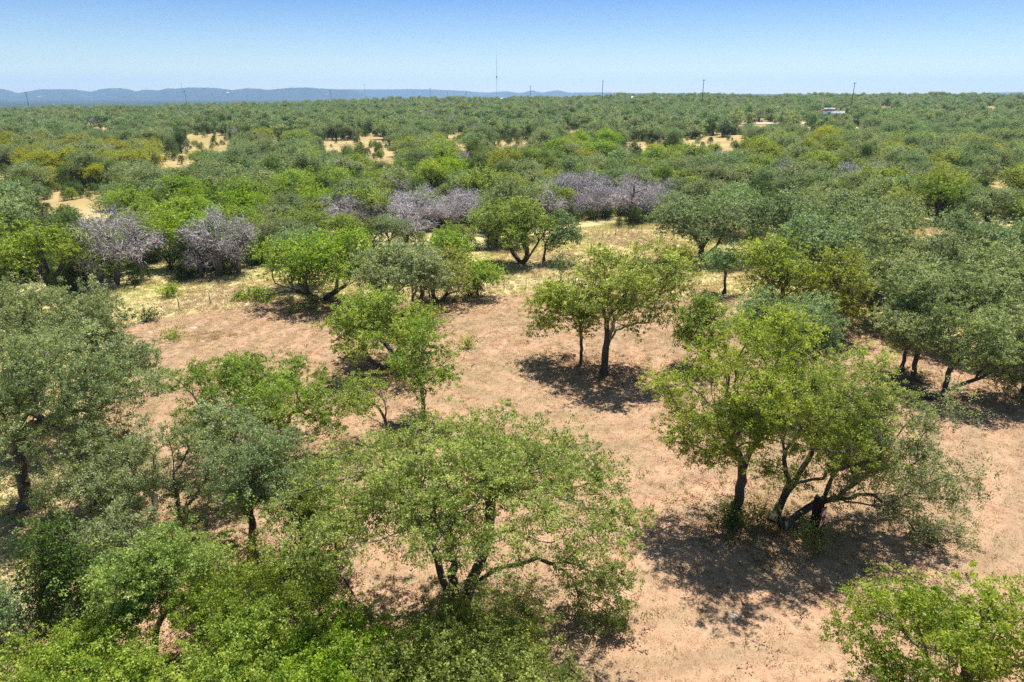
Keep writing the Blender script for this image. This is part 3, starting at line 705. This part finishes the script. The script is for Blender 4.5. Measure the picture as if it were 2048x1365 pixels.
def region(x, y):
    v = 'beyond the wire fence' if y > 470 else ('behind the fenced meadow' if y > 400 else 'deep in the woods')
    for lim, q in ((180, 'near the left edge'), (360, 'around the left dead tree'), (560, 'left of the rounded fence oak'), (760, 'above the rounded fence oak'), (960, 'above the olive fence row'),
           (1160, 'behind the tall central clump'), (1340, 'beyond the lone spreading oak'), (1520, 'behind the wide corner oak'), (1700, 'behind the grey grove'), (1880, 'by the big dead crown at right'), (9999, 'near the right edge')):
        if x < lim: return v + ' ' + q
TN = {'grey': 'grey green', 'blue': 'blue green', 'oak': 'mid green', 'olive': 'olive', 'bright': 'bright green', 'yellow': 'yellow green', 'cedar': 'green', 'dark': 'dark green'}
KN = {0: ('oak_tree', 'oak'), 1: ('cedar_tree', 'cedar'), 2: ('dead_tree', 'dead tree')}
KK = {0: 'oak', 1: 'cedar', 2: 'dead'}
made = {}
for (qx, qy, sz_, rz_, lab) in [(236, 570, 1.35, .3, 'broad silvery bare dead tree at the left meadow edge, above the brush pile'), (285, 563, 1.1, 2.0, 'smaller bare dead tree touching the broad silvery one on its right'),
        (205, 574, .85, 4.0, 'low bare dead tree left of the broad silvery one'), (440, 553, 1.25, 1.0, 'bare lilac grey dead tree left of the rounded fence oak, wide twiggy crown'),
        (478, 549, 1.1, 5.0, 'bare dead tree with curved white twigs just left of the rounded fence oak'), (405, 557, .8, 3.0, 'short bare dead tree half hidden by cedars between the two silvery dead crowns')]:
    p = MID['dead'][int(rz_) % 4]; t = thing('dead_tree', lab, 'dead tree', gnd(qx, qy), rz_, 'bare dead trees at the meadow edge'); t.scale = (sz_, sz_, sz_ * 1.1)
    link('trunk', p.trunk, t); link('twigs', p.crown, t)
for n_, i in enumerate(np.nonzero(ind)[0]):
    pr = MID[KK[kind[i]]]; p = pr[int(g.integers(len(pr)))]; nm, cat = KN[kind[i]]
    look = ('bare grey dead tree' if kind[i] == 2 else '%s %s' % (TN[tint[i]], cat))
    t = thing(nm, None, cat, (tx[i], ty[i], tz[i] - .05), g.uniform(0, 6.28))
    made.setdefault((look, region(px[i], py[i])), []).append((px[i], py[i], t))
    k = sc[i]; t.scale = (k * g.uniform(.92, 1.12), k * g.uniform(.92, 1.12), k * g.uniform(.9, 1.08))
    if kind[i] == 2: t.scale = (k * 1.25, k * 1.25, k * (1.1 if px[i] > 1090 else .9))
    link('trunk', p.trunk, t)
    c = link('crown' if kind[i] != 2 else 'twigs', p.crown, t)
    if kind[i] != 2:
        c.material_slots[0].link = 'OBJECT'; c.material_slots[0].material = LM[tint[i]]
ORD = ['leftmost', 'second from left', 'third from left', 'fourth from left', 'fifth from left', 'sixth from left', 'seventh from left', 'eighth from left', 'ninth from left', 'tenth from left', 'eleventh from left', 'twelfth from left', 'thirteenth from left', 'fourteenth from left', 'fifteenth from left'] + [w_ + ' from left' for w_ in ('sixteenth', 'seventeenth', 'eighteenth', 'nineteenth', 'twentieth', 'twenty-first', 'twenty-second', 'twenty-third', 'twenty-fourth', 'twenty-fifth')]
for (look, rg), L_ in made.items():
    L_.sort(key=lambda q: q[0])
    for q, (a_, b_, t) in enumerate(L_):
        if len(L_) == 1: t['label'] = '%s %s' % (look, rg)
        elif len(L_) == 2: t['label'] = '%s of two %ss %s' % (('left one', 'right one')[q], look, rg)
        else: t['label'] = '%s of the %ss %s' % ('rightmost' if q == len(L_) - 1 else ORD[min(q, 24)], look, rg)
        t['label'] = ' '.join(t['label'].split()[:16])
        t['group'] = look + 's in the woods'
# the rest of the woods
protos, key = [], {}
def pkey(lod, kd, j, tn):
    k = (lod, kd, j, tn)
    if k not in key:
        P_ = (MID if lod == 0 else FAR)[kd][j]; base = key.get((lod, kd, j))
        V_, F_, v_, m_ = P_.join
        dd = kd == 'dead'
        if dd: tn_m = DEAD
        else: tn_m = LM[tn]
        protos.append(mesh_np('wood_tree', V_, F_, [DEADT if dd else BARK, DEAD if dd else LIMB, tn_m], v=v_, midx=m_)); key[k] = len(protos) - 1
    return key[k]
rest = np.nonzero(~ind)[0]; idx = []
for i in rest:
    lod = 0 if (ty[i] < 340) else 1
    kd = KK[kind[i]]; nn_ = (3 if kd == 'oak' else 2 if kd == 'cedar' else 1) if lod == 0 else len(FAR[kd])
    idx.append(pkey(lod, kd, int(g.integers(nn_)), 'x' if kd == 'dead' else tint[i]))
rz = g.uniform(0, 6.28, len(rest))
scl = sc[rest][:, None] * g.uniform(.9, 1.15, (len(rest), 3)) * (1.08, 1.08, 1)
scatter('distant_woods', np.stack([tx[rest], ty[rest], tz[rest] - .05], 1), np.stack([rz * 0, rz * 0, rz], 1), scl, idx, protos, 'distant woods of oak and cedar covering the land up to the ridge')

# undergrowth between the nearer trees
m = (ty < 460); ux = np.repeat(tx[m], 3) + g.normal(0, 3.6, 3 * m.sum()); uy = np.repeat(ty[m], 3) + g.normal(0, 3.6, 3 * m.sum())
upx, upy, ud = proj(ux, uy, terrain(ux, uy)); k = upy < poly_y(EDGE, upx) - 1
for (cx, cy_, rx, ry) in CLEAR: k &= ~((np.abs(upx - cx) < rx + 10) & (upy > cy_ - ry) & (upy < cy_ + ry * 2 + 14))
sp = g.uniform(-1, 1, (260, 2)); ci_ = g.integers(0, 24, 260)      # scattered low scrub inside the openings
ox = [gnd(CLEAR[c_][0] + a_ * CLEAR[c_][2], CLEAR[c_][1] + b_ * CLEAR[c_][3])[:2] for c_, (a_, b_) in zip(ci_, sp)]
ux = np.concatenate([ux[k], [q[0] for q in ox]]); uy = np.concatenate([uy[k], [q[1] for q in ox]])
gp = [mesh_np('undergrowth_clump', *MID['cedar'][j].join[:2], [BARK, LIMB, LM[tn]], v=MID['cedar'][j].join[2], midx=MID['cedar'][j].join[3]) for j, tn in ((0, 'dark'), (1, 'cedar'), (2, 'oak'))]
us_ = g.uniform(.2, .5, len(ux)); z0 = np.zeros(len(ux))
scatter('undergrowth', np.stack([ux, uy, terrain(ux, uy)], 1), np.stack([z0, z0, g.uniform(0, 6.3, len(ux))], 1), np.stack([us_ * 1.3, us_ * 1.3, us_], 1), g.choice(3, len(ux), p=[.45, .35, .2]), gp, 'low scrub growing between the trees beyond the fence')

# ------------------------------------------------------------------ grass
def tuft(n, h, w, spread, mat, seed, lean=.5):
    g = np.random.default_rng(seed); a = g.uniform(0, 6.28, n); r = spread * g.random(n) ** .6
    P = np.stack([np.cos(a) * r, np.sin(a) * r, np.zeros(n)], 1); b = g.uniform(0, 6.28, n)
    d = np.stack([np.cos(b) * w, np.sin(b) * w, np.zeros(n)], 1)
    ln = np.stack([np.cos(a), np.sin(a), np.zeros(n)], 1) * (lean * h * g.random(n))[:, None] + g.normal(0, .1 * h, (n, 3)) * (1, 1, 0)
    T = P + ln + np.stack([0 * a, 0 * a, h * g.uniform(.5, 1.1, n)], 1)
    return mesh_np('tuft', np.stack([P - d, P + d, T], 1).reshape(-1, 3), np.arange(3 * n).reshape(-1, 3), [mat], v=g.random(n))
GM = [leafmat('dry_grass_straw', (.33, .225, .13), (.50, .36, .225), (.66, .51, .35), .3, .7, .2, (1.05, 1.03, .95)),
      leafmat('dry_grass_rust', (.32, .17, .095), (.48, .28, .17), (.62, .41, .27), .3, .7, .2, (1.05, 1.03, .95)),
      leafmat('dry_grass_gold', (.40, .32, .14), (.56, .46, .22), (.70, .60, .34), .35, .7, .2, (1.05, 1.03, .9)),
      leafmat('grass_green_gold', (.30, .31, .10), (.46, .45, .16), (.62, .58, .26), .35, .7, .2, (1.05, 1.05, .85))]
def in_frame(x, y):
    a_, b_, d_ = proj(x, y, 0); return (a_ > -120) & (a_ < 2170) & (b_ < 1480)
N = 230000
y = np.sqrt(g.uniform(15 ** 2, 84 ** 2, N)); x = g.uniform(-.86, .86, N) * (y + 6)
k = in_frame(x, y) & (g.random(N) > meadow_mask(x, y)) & ((np.sin(x * 1.7 + np.sin(y * 1.1) * 2) * np.sin(y * 1.9 + np.sin(x * .8) * 2) + g.normal(0, 1.0, N)) > -.5)
x, y = x[k], y[k]; z0 = x * 0
tm = [tuft(12, .055, .012, .13, GM[0], 1, 1.5), tuft(11, .05, .014, .13, GM[1], 2, 1.6), tuft(13, .085, .010, .11, GM[0], 3, 1.1), tuft(10, .07, .012, .12, GM[2], 4, 1.3)]
s_ = g.uniform(.5, 1.3, len(x)) * np.interp(y, [20, 80], [1, 1.4])
scatter('dry_grass', np.stack([x, y, terrain(x, y) + .06 * np.sin(x / 3.1) * np.sin(y / 4.3)], 1), np.stack([z0, z0, g.uniform(0, 6.3, len(x))], 1), np.stack([s_, s_, s_], 1), g.choice(4, len(x), p=[.55, .07, .2, .18]), tm, 'short dry straw coloured grass on the mown field')
N = 95000
y = np.sqrt(g.uniform(18 ** 2, 135 ** 2, N)); x = g.uniform(-.9, .9, N) * (y + 6)
pxx, pyy, _ = proj(x, y, 0)
k = in_frame(x, y) & (g.random(N) < meadow_mask(x, y)) & (pyy > poly_y(EDGE, pxx) - 8)
x, y = x[k], y[k]; z0 = x * 0
tm = [tuft(14, .30, .024, .16, GM[2], 11, 1.5), tuft(14, .34, .022, .15, GM[0], 12, 1.4), tuft(14, .26, .028, .2, GM[3], 13, 1.6)]
s_ = g.uniform(.6, 1.35, len(x)); pt = np.sin(x / 4.1) * np.sin(y / 5.3) + g.normal(0, .5, len(x))
scatter('tall_grass', np.stack([x, y, terrain(x, y)], 1), np.stack([z0, z0, g.uniform(0, 6.3, len(x))], 1), np.stack([s_ * 1.2, s_ * 1.2, s_], 1), np.where(pt > .5, 2, np.where(pt < -.3, 1, 0)), tm, 'tall yellow grass of the unmown meadow beyond the wire fence')

lx, ly = [], []
for (B_, rad_, _) in HERO:
    if B_[1] > 75: continue
    k_ = int(rad_[0] ** 2 * 16); a_ = g.uniform(0, 6.28, k_); r_ = np.abs(g.normal(0, .75, k_)) * rad_[0]
    lx.append(B_[0] + np.cos(a_) * r_); ly.append(B_[1] + np.sin(a_) * r_)
x, y = np.concatenate(lx), np.concatenate(ly); k = in_frame(x, y); x, y = x[k], y[k]; z0 = x * 0; s_ = g.uniform(.7, 1.7, len(x))
litm = [leafmat('leaf_litter_brown', (.10, .055, .030), (.20, .115, .062), (.34, .21, .12), .1, .8, .1), leafmat('dry_weed', (.15, .14, .05), (.25, .22, .09), (.38, .33, .16), .25, .8, .1)]
lt = [tuft(14, .05, .03, .22, litm[0], 31, 2.5), tuft(12, .06, .03, .2, GM[1], 32, 2.2), tuft(12, .16, .016, .10, litm[1], 33, .8)]
scatter('leaf_litter', np.stack([x, y, .01 + .06 * np.sin(x / 3.1) * np.sin(y / 4.3)], 1), np.stack([z0, z0, g.uniform(0, 6.3, len(x))], 1), np.stack([s_, s_, s_], 1), g.choice(3, len(x), p=[.45, .3, .25]), lt, 'brown fallen leaves and weeds scattered under the field oaks')

# ------------------------------------------------------------------ shrubs, rocks, brush
H('shrub', 'shrub', 'bright lime green bush alone in the yellow meadow', 'bright', 340, 594, (326, 356, 571, 593), None, 1.6, 2, low=-.9, rb=.05)
H('shrub', 'shrub', 'dark green bush at a fence post on the edge of the mown field', 'dark', 297, 642, (284, 311, 621, 641), None, 1.6, 2, low=-.9, rb=.05)
H('shrub', 'shrub', 'low green bush at the left end of the dry grass mound', 'oak', 347, 679, (336, 361, 665, 679), None, 1.4, 2, low=-.9, rb=.04)
H('shrub', 'shrub', 'tiny dark shrub alone in the mown clearing at centre', 'oak', 937, 691, (931, 943, 680, 691), None, 1.6, 2, low=-.9, rb=.03)
H('shrub', 'shrub', 'green shrub below the rounded fence oak on its right', 'oak', 630, 618, (617, 644, 593, 617), None, 1.3, 2, low=-.9, rb=.04)
H('shrub', 'shrub', 'small yellow green weed clump on the slope below the rounded fence oak', 'olive', 588, 626, (580, 597, 612, 626), None, 1.2, 2, low=-.9, rb=.03)
H('shrub', 'shrub', 'dark leafy suckers round the foot of the leaning trunk of the vivid oak', 'dark', 1470, 1052, (1440, 1500, 1000, 1055), None, 1.3, 2, low=-.9, rb=.04)
H('shrub', 'shrub', 'dry olive weeds between the two upright trunks near the sign', 'olive', 1520, 1045, (1495, 1545, 995, 1045), None, .7, 2, low=-.9, rb=.03)
H('shrub', 'shrub', 'green weeds at the foot of the dark stump with the sign', 'oak', 1626, 1088, (1608, 1645, 1058, 1088), None, 1.2, 2, low=-.9, rb=.03)
rockm = simple('limestone', (.36, .31, .25), .9, 0, .25, 3)
def rock(px_, py_, s, label):
    g = np.random.default_rng(int(px_)); import bmesh
    bm = bmesh.new(); bmesh.ops.create_icosphere(bm, subdivisions=2, radius=1)
    for v_ in bm.verts: v_.co = v_.co * (1 + .22 * math.sin(v_.co.x * 4 + px_) * math.cos(v_.co.y * 5) + g.normal(0, .05)); v_.co.z *= .4; v_.co.x *= 1.3
    me = bpy.data.meshes.new('rock'); bm.to_mesh(me); bm.free(); me.materials.append(rockm)
    o = link('rock', me, loc=gnd(px_, py_)); o.scale = (s * .6, s * .6, s * .5); tag(o, label, 'rock', 'pale limestone rocks on the mown field')
rock(387, 657, .55, 'white rock in dry grass behind the long grass mound'); rock(298, 665, .45, 'flat pale rock in the field below the dark fence bush')
rock(1013, 822, .28, 'small white rock in the centre of the clearing'); rock(1465, 1233, .32, 'pale flat rock on bare soil below the shadow of the sign group')
rock(405, 683, .35, 'dark edged flat stone at the front of the dry grass mound')
# grass mound
mx, my, _ = gnd(410, 672); k = 190; a_ = g.uniform(0, 6.28, k); r_ = np.sqrt(g.random(k)); x = mx + np.cos(a_) * r_ * 3.1; y = my + np.sin(a_) * r_ * 1.5; z0 = x * 0
s_ = g.uniform(.4, .9, k)
scatter('dry_weeds', np.stack([x, y, z0], 1), np.stack([z0, z0, a_], 1), np.stack([s_, s_, s_], 1), g.integers(0, 2, k), tm[:2], 'oval mound of tall pale weeds left uncut in the mown field')
# brush pile
bx, by, _ = gnd(190, 580); bp = thing('brush_pile', 'heap of grey cut branches at the meadow edge below the dead tree', 'brush pile', (bx, by, 0))
for j in range(46):
    a_ = g.uniform(0, 6.28); r_ = g.uniform(0, 1.6); L_ = g.uniform(1.0, 2.6); c = np.array([math.cos(a_) * r_ * 1.5, math.sin(a_) * r_ * .8, g.uniform(.1, 1.0) * (1.9 - r_) / 1.9 + .1])
    d_ = unit(np.array([g.normal(), g.normal() * .7, g.normal() * .18])) * L_ / 2
    a1, b1 = c - d_, c + d_; a1[2] = max(a1[2], .05); b1[2] = max(b1[2], .05)
    PB().tube(a1, b1, g.uniform(.03, .06), .02, 6).build('branch', DEAD, bp)

# ------------------------------------------------------------------ fences
steel = simple('fence_post_steel', (.055, .05, .045), .6, .3); wire = simple('fence_wire', (.25, .24, .23), .5, .8)
def fence(label, pts_, step, h=1.35):
    W_ = [np.array(gnd(*p)) for p in pts_]; f = thing('wire_fence', label, 'fence', W_[0], 0, 'wire fences round the meadow'); o_ = W_[0]
    P_ = []
    for a, b in zip(W_[:-1], W_[1:]):
        n = max(1, int(round(np.linalg.norm(b - a) / step)))
        for i in range(n): P_.append(a + (b - a) * i / n)
    P_.append(W_[-1])
    for p in P_:
        ln = g.normal(0, .03, 2); q = p - o_
        PB().box(q + (0, 0, h / 2), (.07, .025, h)).box(q + (0, .03, h / 2), (.025, .05, h)).build('fence_post', steel, f)
    for hh in (.35, .65, .95, 1.22):
        w = PB()
        for a, b in zip(P_[:-1], P_[1:]):
            mi = (a + b) / 2; mi[2] -= .02
            for s, e in ((a, mi), (mi, b)): w.tube(s - o_ + (0, 0, hh), e - o_ + (0, 0, hh), .006, k=3)
        w.build('wire', wire, f)
    return f
fence('thin wire fence on dark steel posts between the mown field and the yellow meadow', [(150, 662), (219, 648), (290, 634), (359, 621), (421, 609), (500, 598), (600, 592), (750, 590), (900, 590), (1008, 582), (1052, 578), (1120, 575), (1240, 580), (1340, 590), (1480, 622), (1640, 650)], 5.2)
fence('farther wire fence in front of the dead trees behind the tall central oak', [(1130, 488), (1176, 481), (1205, 477), (1231, 472), (1256, 468), (1283, 464), (1320, 459)], 4.2)

# ------------------------------------------------------------------ stump with sign
SX, SY, _ = gnd(1627, 1072)
st = thing('dark_stump', 'thick dark stump at the right oak group, holding the red and white sign', 'stump', (SX, SY, 0), R(8))
blackbark = barkmat('bark_black', (.008, .007, .006), (.018, .014, .012), (.045, .036, .030))
k = 12; rows = [(0, .50), (.12, .40), (.35, .34), (.9, .32), (1.5, .31), (2.0, .30), (2.35, .28)]
V_ = []; 
for zz, rr_ in rows:
    for a_ in range(k):
        th = a_ * 2 * math.pi / k; q = rr_ * (1 + (.25 if a_ in (0, 5, 9) and zz < .2 else 0) + .06 * math.sin(a_ * 2.7 + zz * 3))
        V_.append((math.cos(th) * q, math.sin(th) * q * .75, zz + (.12 * math.sin(a_ * 1.9) if zz > 2.2 else 0)))
Q_ = [[r_ * k + c_, r_ * k + (c_ + 1) % k, (r_ + 1) * k + (c_ + 1) % k, (r_ + 1) * k + c_] for r_ in range(len(rows) - 1) for c_ in range(k)]
link('trunk', mesh_np('trunk', V_, Q_, [blackbark]), st)
top = [(len(rows) - 1) * k + c_ for c_ in range(k)]
cutm = simple('cut_wood', (.10, .075, .05), .9)
link('cut_top', mesh_np('cut_top', [(x_, y_, z_ - .02) for x_, y_, z_ in [V_[q] for q in top]] + [(0, 0, 2.28)] , [[c_, (c_ + 1) % k, k] for c_ in range(k)], [cutm]), st)
redm = simple('sign_red', (.30, .03, .025), .45, 0, .08); whm = simple('sign_white', (.80, .80, .82), .4, 0, .04)
sg = thing('sign', 'red edged sign with two white fields fixed to the dark stump under the bent oak', 'sign', (SX + .17, SY - .27, 1.28), R(22))
PB().box((0, 0, 0), (.34, .02, 1.35)).build('panel', redm, sg)
def flat(name, pts2, y_, mat): link(name, mesh_np(name, [(a_, y_, b_) for a_, b_ in pts2], [list(range(len(pts2)))], [mat]), sg)
flat('white_field', [(-.08, .10), (.13, .20), (.14, .52), (.02, .50), (-.08, .36)], -.014, whm)
flat('white_field', [(-.15, -.60), (.06, -.36), (.14, -.12), (-.01, -.26), (-.03, -.04), (-.14, -.14)], -.014, whm)

# ------------------------------------------------------------------ far things
woodpole = simple('pole_wood', (.09, .08, .075), .9); galv = simple('galvanised', (.30, .31, .33), .5, .6)
def pole(px_, ytop, Y, hgt_, label, mat=woodpole, arm=True, r=.22):
    x_, _, z_ = at(px_, ytop, Y); gz = float(terrain(x_, Y)); h = max(z_ - gz, 4)
    t = thing('utility_pole', label, 'utility pole', (x_, Y, gz), 0, 'utility poles along the ridge')
    PB().tube((0, 0, 0), (0, 0, h), r, r * .7).build('pole', mat, t)
    if arm:
        PB().box((0, -.3, h - 1.0), (2.6, .2, .22)).build('crossarm', mat, t)
        for sx in (-1.1, 0, 1.1): PB().tube((sx, -.3, h - .88), (sx, -.3, h - .45), .1, .06).build('insulator', galv, t)
pole(1206, 161, 720, 24, 'dark wooden pole against the sky right of the radio mast, above the lone spreading oak', r=.32)
pole(1408, 159, 640, 24, 'tallest wooden pole on the skyline, above the grove corner', r=.32)
pole(1710, 165, 620, 24, 'wooden pole on the right skyline beyond the pale metal building', r=.32)
pole(1061, 172, 900, 20, 'short dark pole on the skyline just right of the radio mast', r=.3)
pole(932, 182, 960, 15, 'short dark pole just left of the radio mast', arm=False, r=.25)
pole(661, 181, 860, 20, 'thin pole before the pale cliffs, above the rounded fence oak', r=.25)
pole(369, 181, 760, 20, 'thin dark pole before the blue hills in the left part', r=.25)
pole(51, 184, 720, 20, 'slightly leaning dark pole near the left edge before the blue hills', r=.25)
pole(860, 176, 1000, 20, 'thin pole with a wide head before the long mesa left of the mast', r=.3)
pole(895, 184, 980, 14, 'faint short pole between the wide headed pole and the mast', arm=False, r=.22)
pole(1163, 258, 260, 14, 'dark pole standing among the trees below the skyline right of centre', r=.16, arm=False)
# mast
MY = 1900; mxx, _, mz = at(993, 112, MY); mg = float(terrain(mxx, MY)); mh = mz - mg
t = thing('radio_mast', 'very tall thin lattice radio mast on the skyline', 'radio mast', (mxx, MY, mg))
c_ = PB(); rr_ = .85
mastm = simple('mast_paint', (.42, .43, .47), .6, .1)
vs = [np.array([math.cos(a_) * rr_, math.sin(a_) * rr_, 0]) for a_ in (0, 2.094, 4.189)]
for vtx in vs: c_.tube(vtx, vtx + (0, 0, mh), .13, k=3)
for z_ in np.arange(0, mh - 4, 4.0):
    for i in range(3): c_.tube(vs[i] + (0, 0, z_), vs[(i + 1) % 3] + (0, 0, z_ + 4), .08, k=3)
tag(c_.build('lattice', mastm, t), kind='stuff')
PB().tube((0, 0, mh), (0, 0, mh + 16), .12, .06).build('antenna', mastm, t)
PB().tube((0, 0, mh * .62), (0, 0, mh * .62 + 6), 1.5, 1.5).build('antenna_drum', mastm, t)
for a_ in (.5, 2.6, 4.7):
    for f_ in (.45, .85): PB().tube((math.cos(a_) * 90, math.sin(a_) * 90, 0), (0, 0, mh * f_), .03, k=3).build('guy_wire', galv, t)
# water tower and faint masts far out on the plain
wx, _, wz = at(455, 186, 4200); wg = float(terrain(wx, 4200))
whf = simple('white_paint', (.8, .8, .8), .5, 0, .03)
t = thing('water_tower', 'tiny white water tower on the plain before the blue hills', 'water tower', (wx, 4200, wg)); hh = wz - wg
PB().tube((0, 0, 0), (0, 0, hh - 6), 2.2, 1.8).build('stem', whf, t)
b_ = PB()
for z1, r1, z2, r2 in ((-8, 2, -5, 7), (-5, 7, -2, 8), (-2, 8, 1, 6.5), (1, 6.5, 3, 2)): b_.tube((0, 0, hh + z1), (0, 0, hh + z2), r1, r2, 10)
b_.build('tank', whf, t)
for (mx_, yt_, Y_, lab) in ((362, 168, 5200, 'faint distant tower above the blue hills on the left'), (729, 170, 4600, 'faint distant tower rising from the mesa left of centre')):
    x_, _, z_ = at(mx_, yt_, Y_); gz = float(terrain(x_, Y_)); t = thing('radio_tower', lab, 'radio tower', (x_, Y_, gz), 0)
    PB().tube((0, 0, 0), (0, 0, z_ - gz), 1.3, .9).build('shaft', mastm, t); PB().box((0, 0, z_ - gz), (11, 2, 2.6)).build('head', mastm, t)
# metal building
tealm = simple('teal_metal', (.16, .27, .27), .5, .1, .06); palem = simple('pale_metal', (.78, .84, .82), .45, .1, .05, 1); roofm = simple('roof_white', (.78, .78, .78), .5, 0, .05); brownm = simple('trim_brown', (.16, .07, .05), .6); darkm = simple('opening_dark', (.03, .03, .035), .5)
bx_, by_, bz_ = gnd(1660, 243); s = by_ / 530.0
t = thing('metal_building', 'pale metal building with teal side and white roof box, half hidden in woods', 'building', (bx_, by_, bz_), R(24))
Lx, Ly, Hh = 14.5 * s, 9 * s, 6.4 * s
PB().box((1.5 * s, -Ly / 2, Hh / 2 + .8 * s), (Lx - .1, .25, Hh)).build('wall', palem, t)
PB().box((1.5 * s - Lx / 2, 0, Hh / 2), (.25, Ly, Hh)).build('wall', tealm, t); PB().box((1.5 * s + Lx / 2, 0, Hh / 2), (.25, Ly, Hh)).build('wall', tealm, t)
PB().box((1.5 * s, Ly / 2, Hh / 2), (Lx, .25, Hh)).build('wall', tealm, t)
PB().box((1.0 * s, 0, Hh + .82 * s), (Lx + .6, Ly + .4, .35 * s)).build('roof', brownm, t)
PB().box((-1.5 * s, .5 * s, Hh + 1.95 * s), (6.6 * s, 4 * s, 1.9 * s)).build('roof_box', roofm, t)
PB().box((-2.5 * s, -Ly / 2 - .16, Hh * .45), (1.6 * s, .08, 2.6 * s)).build('door', darkm, t)
for kx in range(9): PB().box((1.5 * s - Lx / 2 + (kx + .5) * Lx / 9, -Ly / 2 - .17, Hh / 2 + .8 * s), (.12, .1, Hh * .96)).build('rib', palem, t)
PB().box((-9.5 * s, -1, 3.6 * s), (6 * s, 5 * s, .3 * s)).build('porch_roof', brownm, t)
for kx in (-12.2, -6.9): PB().box((kx * s, -1 - 2.2 * s, 1.75 * s), (.25, .25, 3.5 * s)).build('porch_post', brownm, t)
def shed(px_, py_, w, h, label, body, rf):
    x_, y_, z_ = gnd(px_, py_); t = thing('shed', label, 'building', (x_, y_, z_ + .0), g.uniform(-.3, .3))
    PB().box((0, 0, h / 2), (w, w * .6, h)).build('wall', body, t)
    Vr = [(-w / 2 - .3, -w * .35, h), (w / 2 + .3, -w * .35, h), (w / 2 + .3, 0, h + w * .16), (-w / 2 - .3, 0, h + w * .16), (-w / 2 - .3, w * .35, h), (w / 2 + .3, w * .35, h)]
    link('roof', mesh_np('roof', Vr, [[0, 1, 2, 3], [3, 2, 5, 4]], [rf]), t)
    PB().box((0, -w * .3 - .05, h * .4), (w * .16, .08, h * .75)).build('door', darkm, t)
    PB().box((w * .28, -w * .3 - .05, h * .55), (w * .14, .08, h * .35)).build('window', darkm, t)
shed(1005, 200, 7, 9, 'tiny white roofed house on the ridge below the radio mast', whf, roofm)
shed(1262, 208, 6, 7, 'white house among ridge trees, left one of two above the lone oak', whf, roofm)
shed(1323, 210, 3.5, 7, 'white speck of a house on the ridge, right of its larger white neighbour', whf, roofm)
# pale lots, road and cars near the building
lotm = simple('caliche_road', (.46, .39, .32), .95, 0, .12, .3)
def lot(name, pxs):
    W_ = [gnd(*p) for p in pxs]; me_ = mesh_np(name, [(a_, b_, c_ + .35) for a_, b_, c_ in W_], [list(range(len(W_)))], [lotm]); tag(link(name, me_), kind='structure')
lot('road', [(1470, 250), (1470, 248), (1530, 246.5), (1590, 247.5), (1590, 249.5), (1530, 249)])
lot('parking_lot', [(1586, 246), (1592, 238), (1606, 236), (1612, 246), (1606, 250)])
lot('parking_lot', [(1612, 262), (1612, 254), (1630, 254), (1632, 262)])
lot('parking_lot', [(1690, 262), (1694, 254), (1726, 252), (1728, 260)])

# ------------------------------------------------------------------ haze
hm = bpy.data.materials.new('haze'); hm.use_nodes = True; t = hm.node_tree; t.nodes.clear()
o = t.nodes.new('ShaderNodeOutputMaterial'); pv = t.nodes.new('ShaderNodeVolumePrincipled')
pv.inputs['Color'].default_value = (.40, .65, 1, 1); pv.inputs['Density'].default_value = 8e-5; pv.inputs['Anisotropy'].default_value = .2
t.links.new(pv.outputs[0], o.inputs['Volume'])
hb = PB().box((0, 6600, 135), (38000, 13900, 330)).build('haze', hm); hb['kind'] = 'stuff'
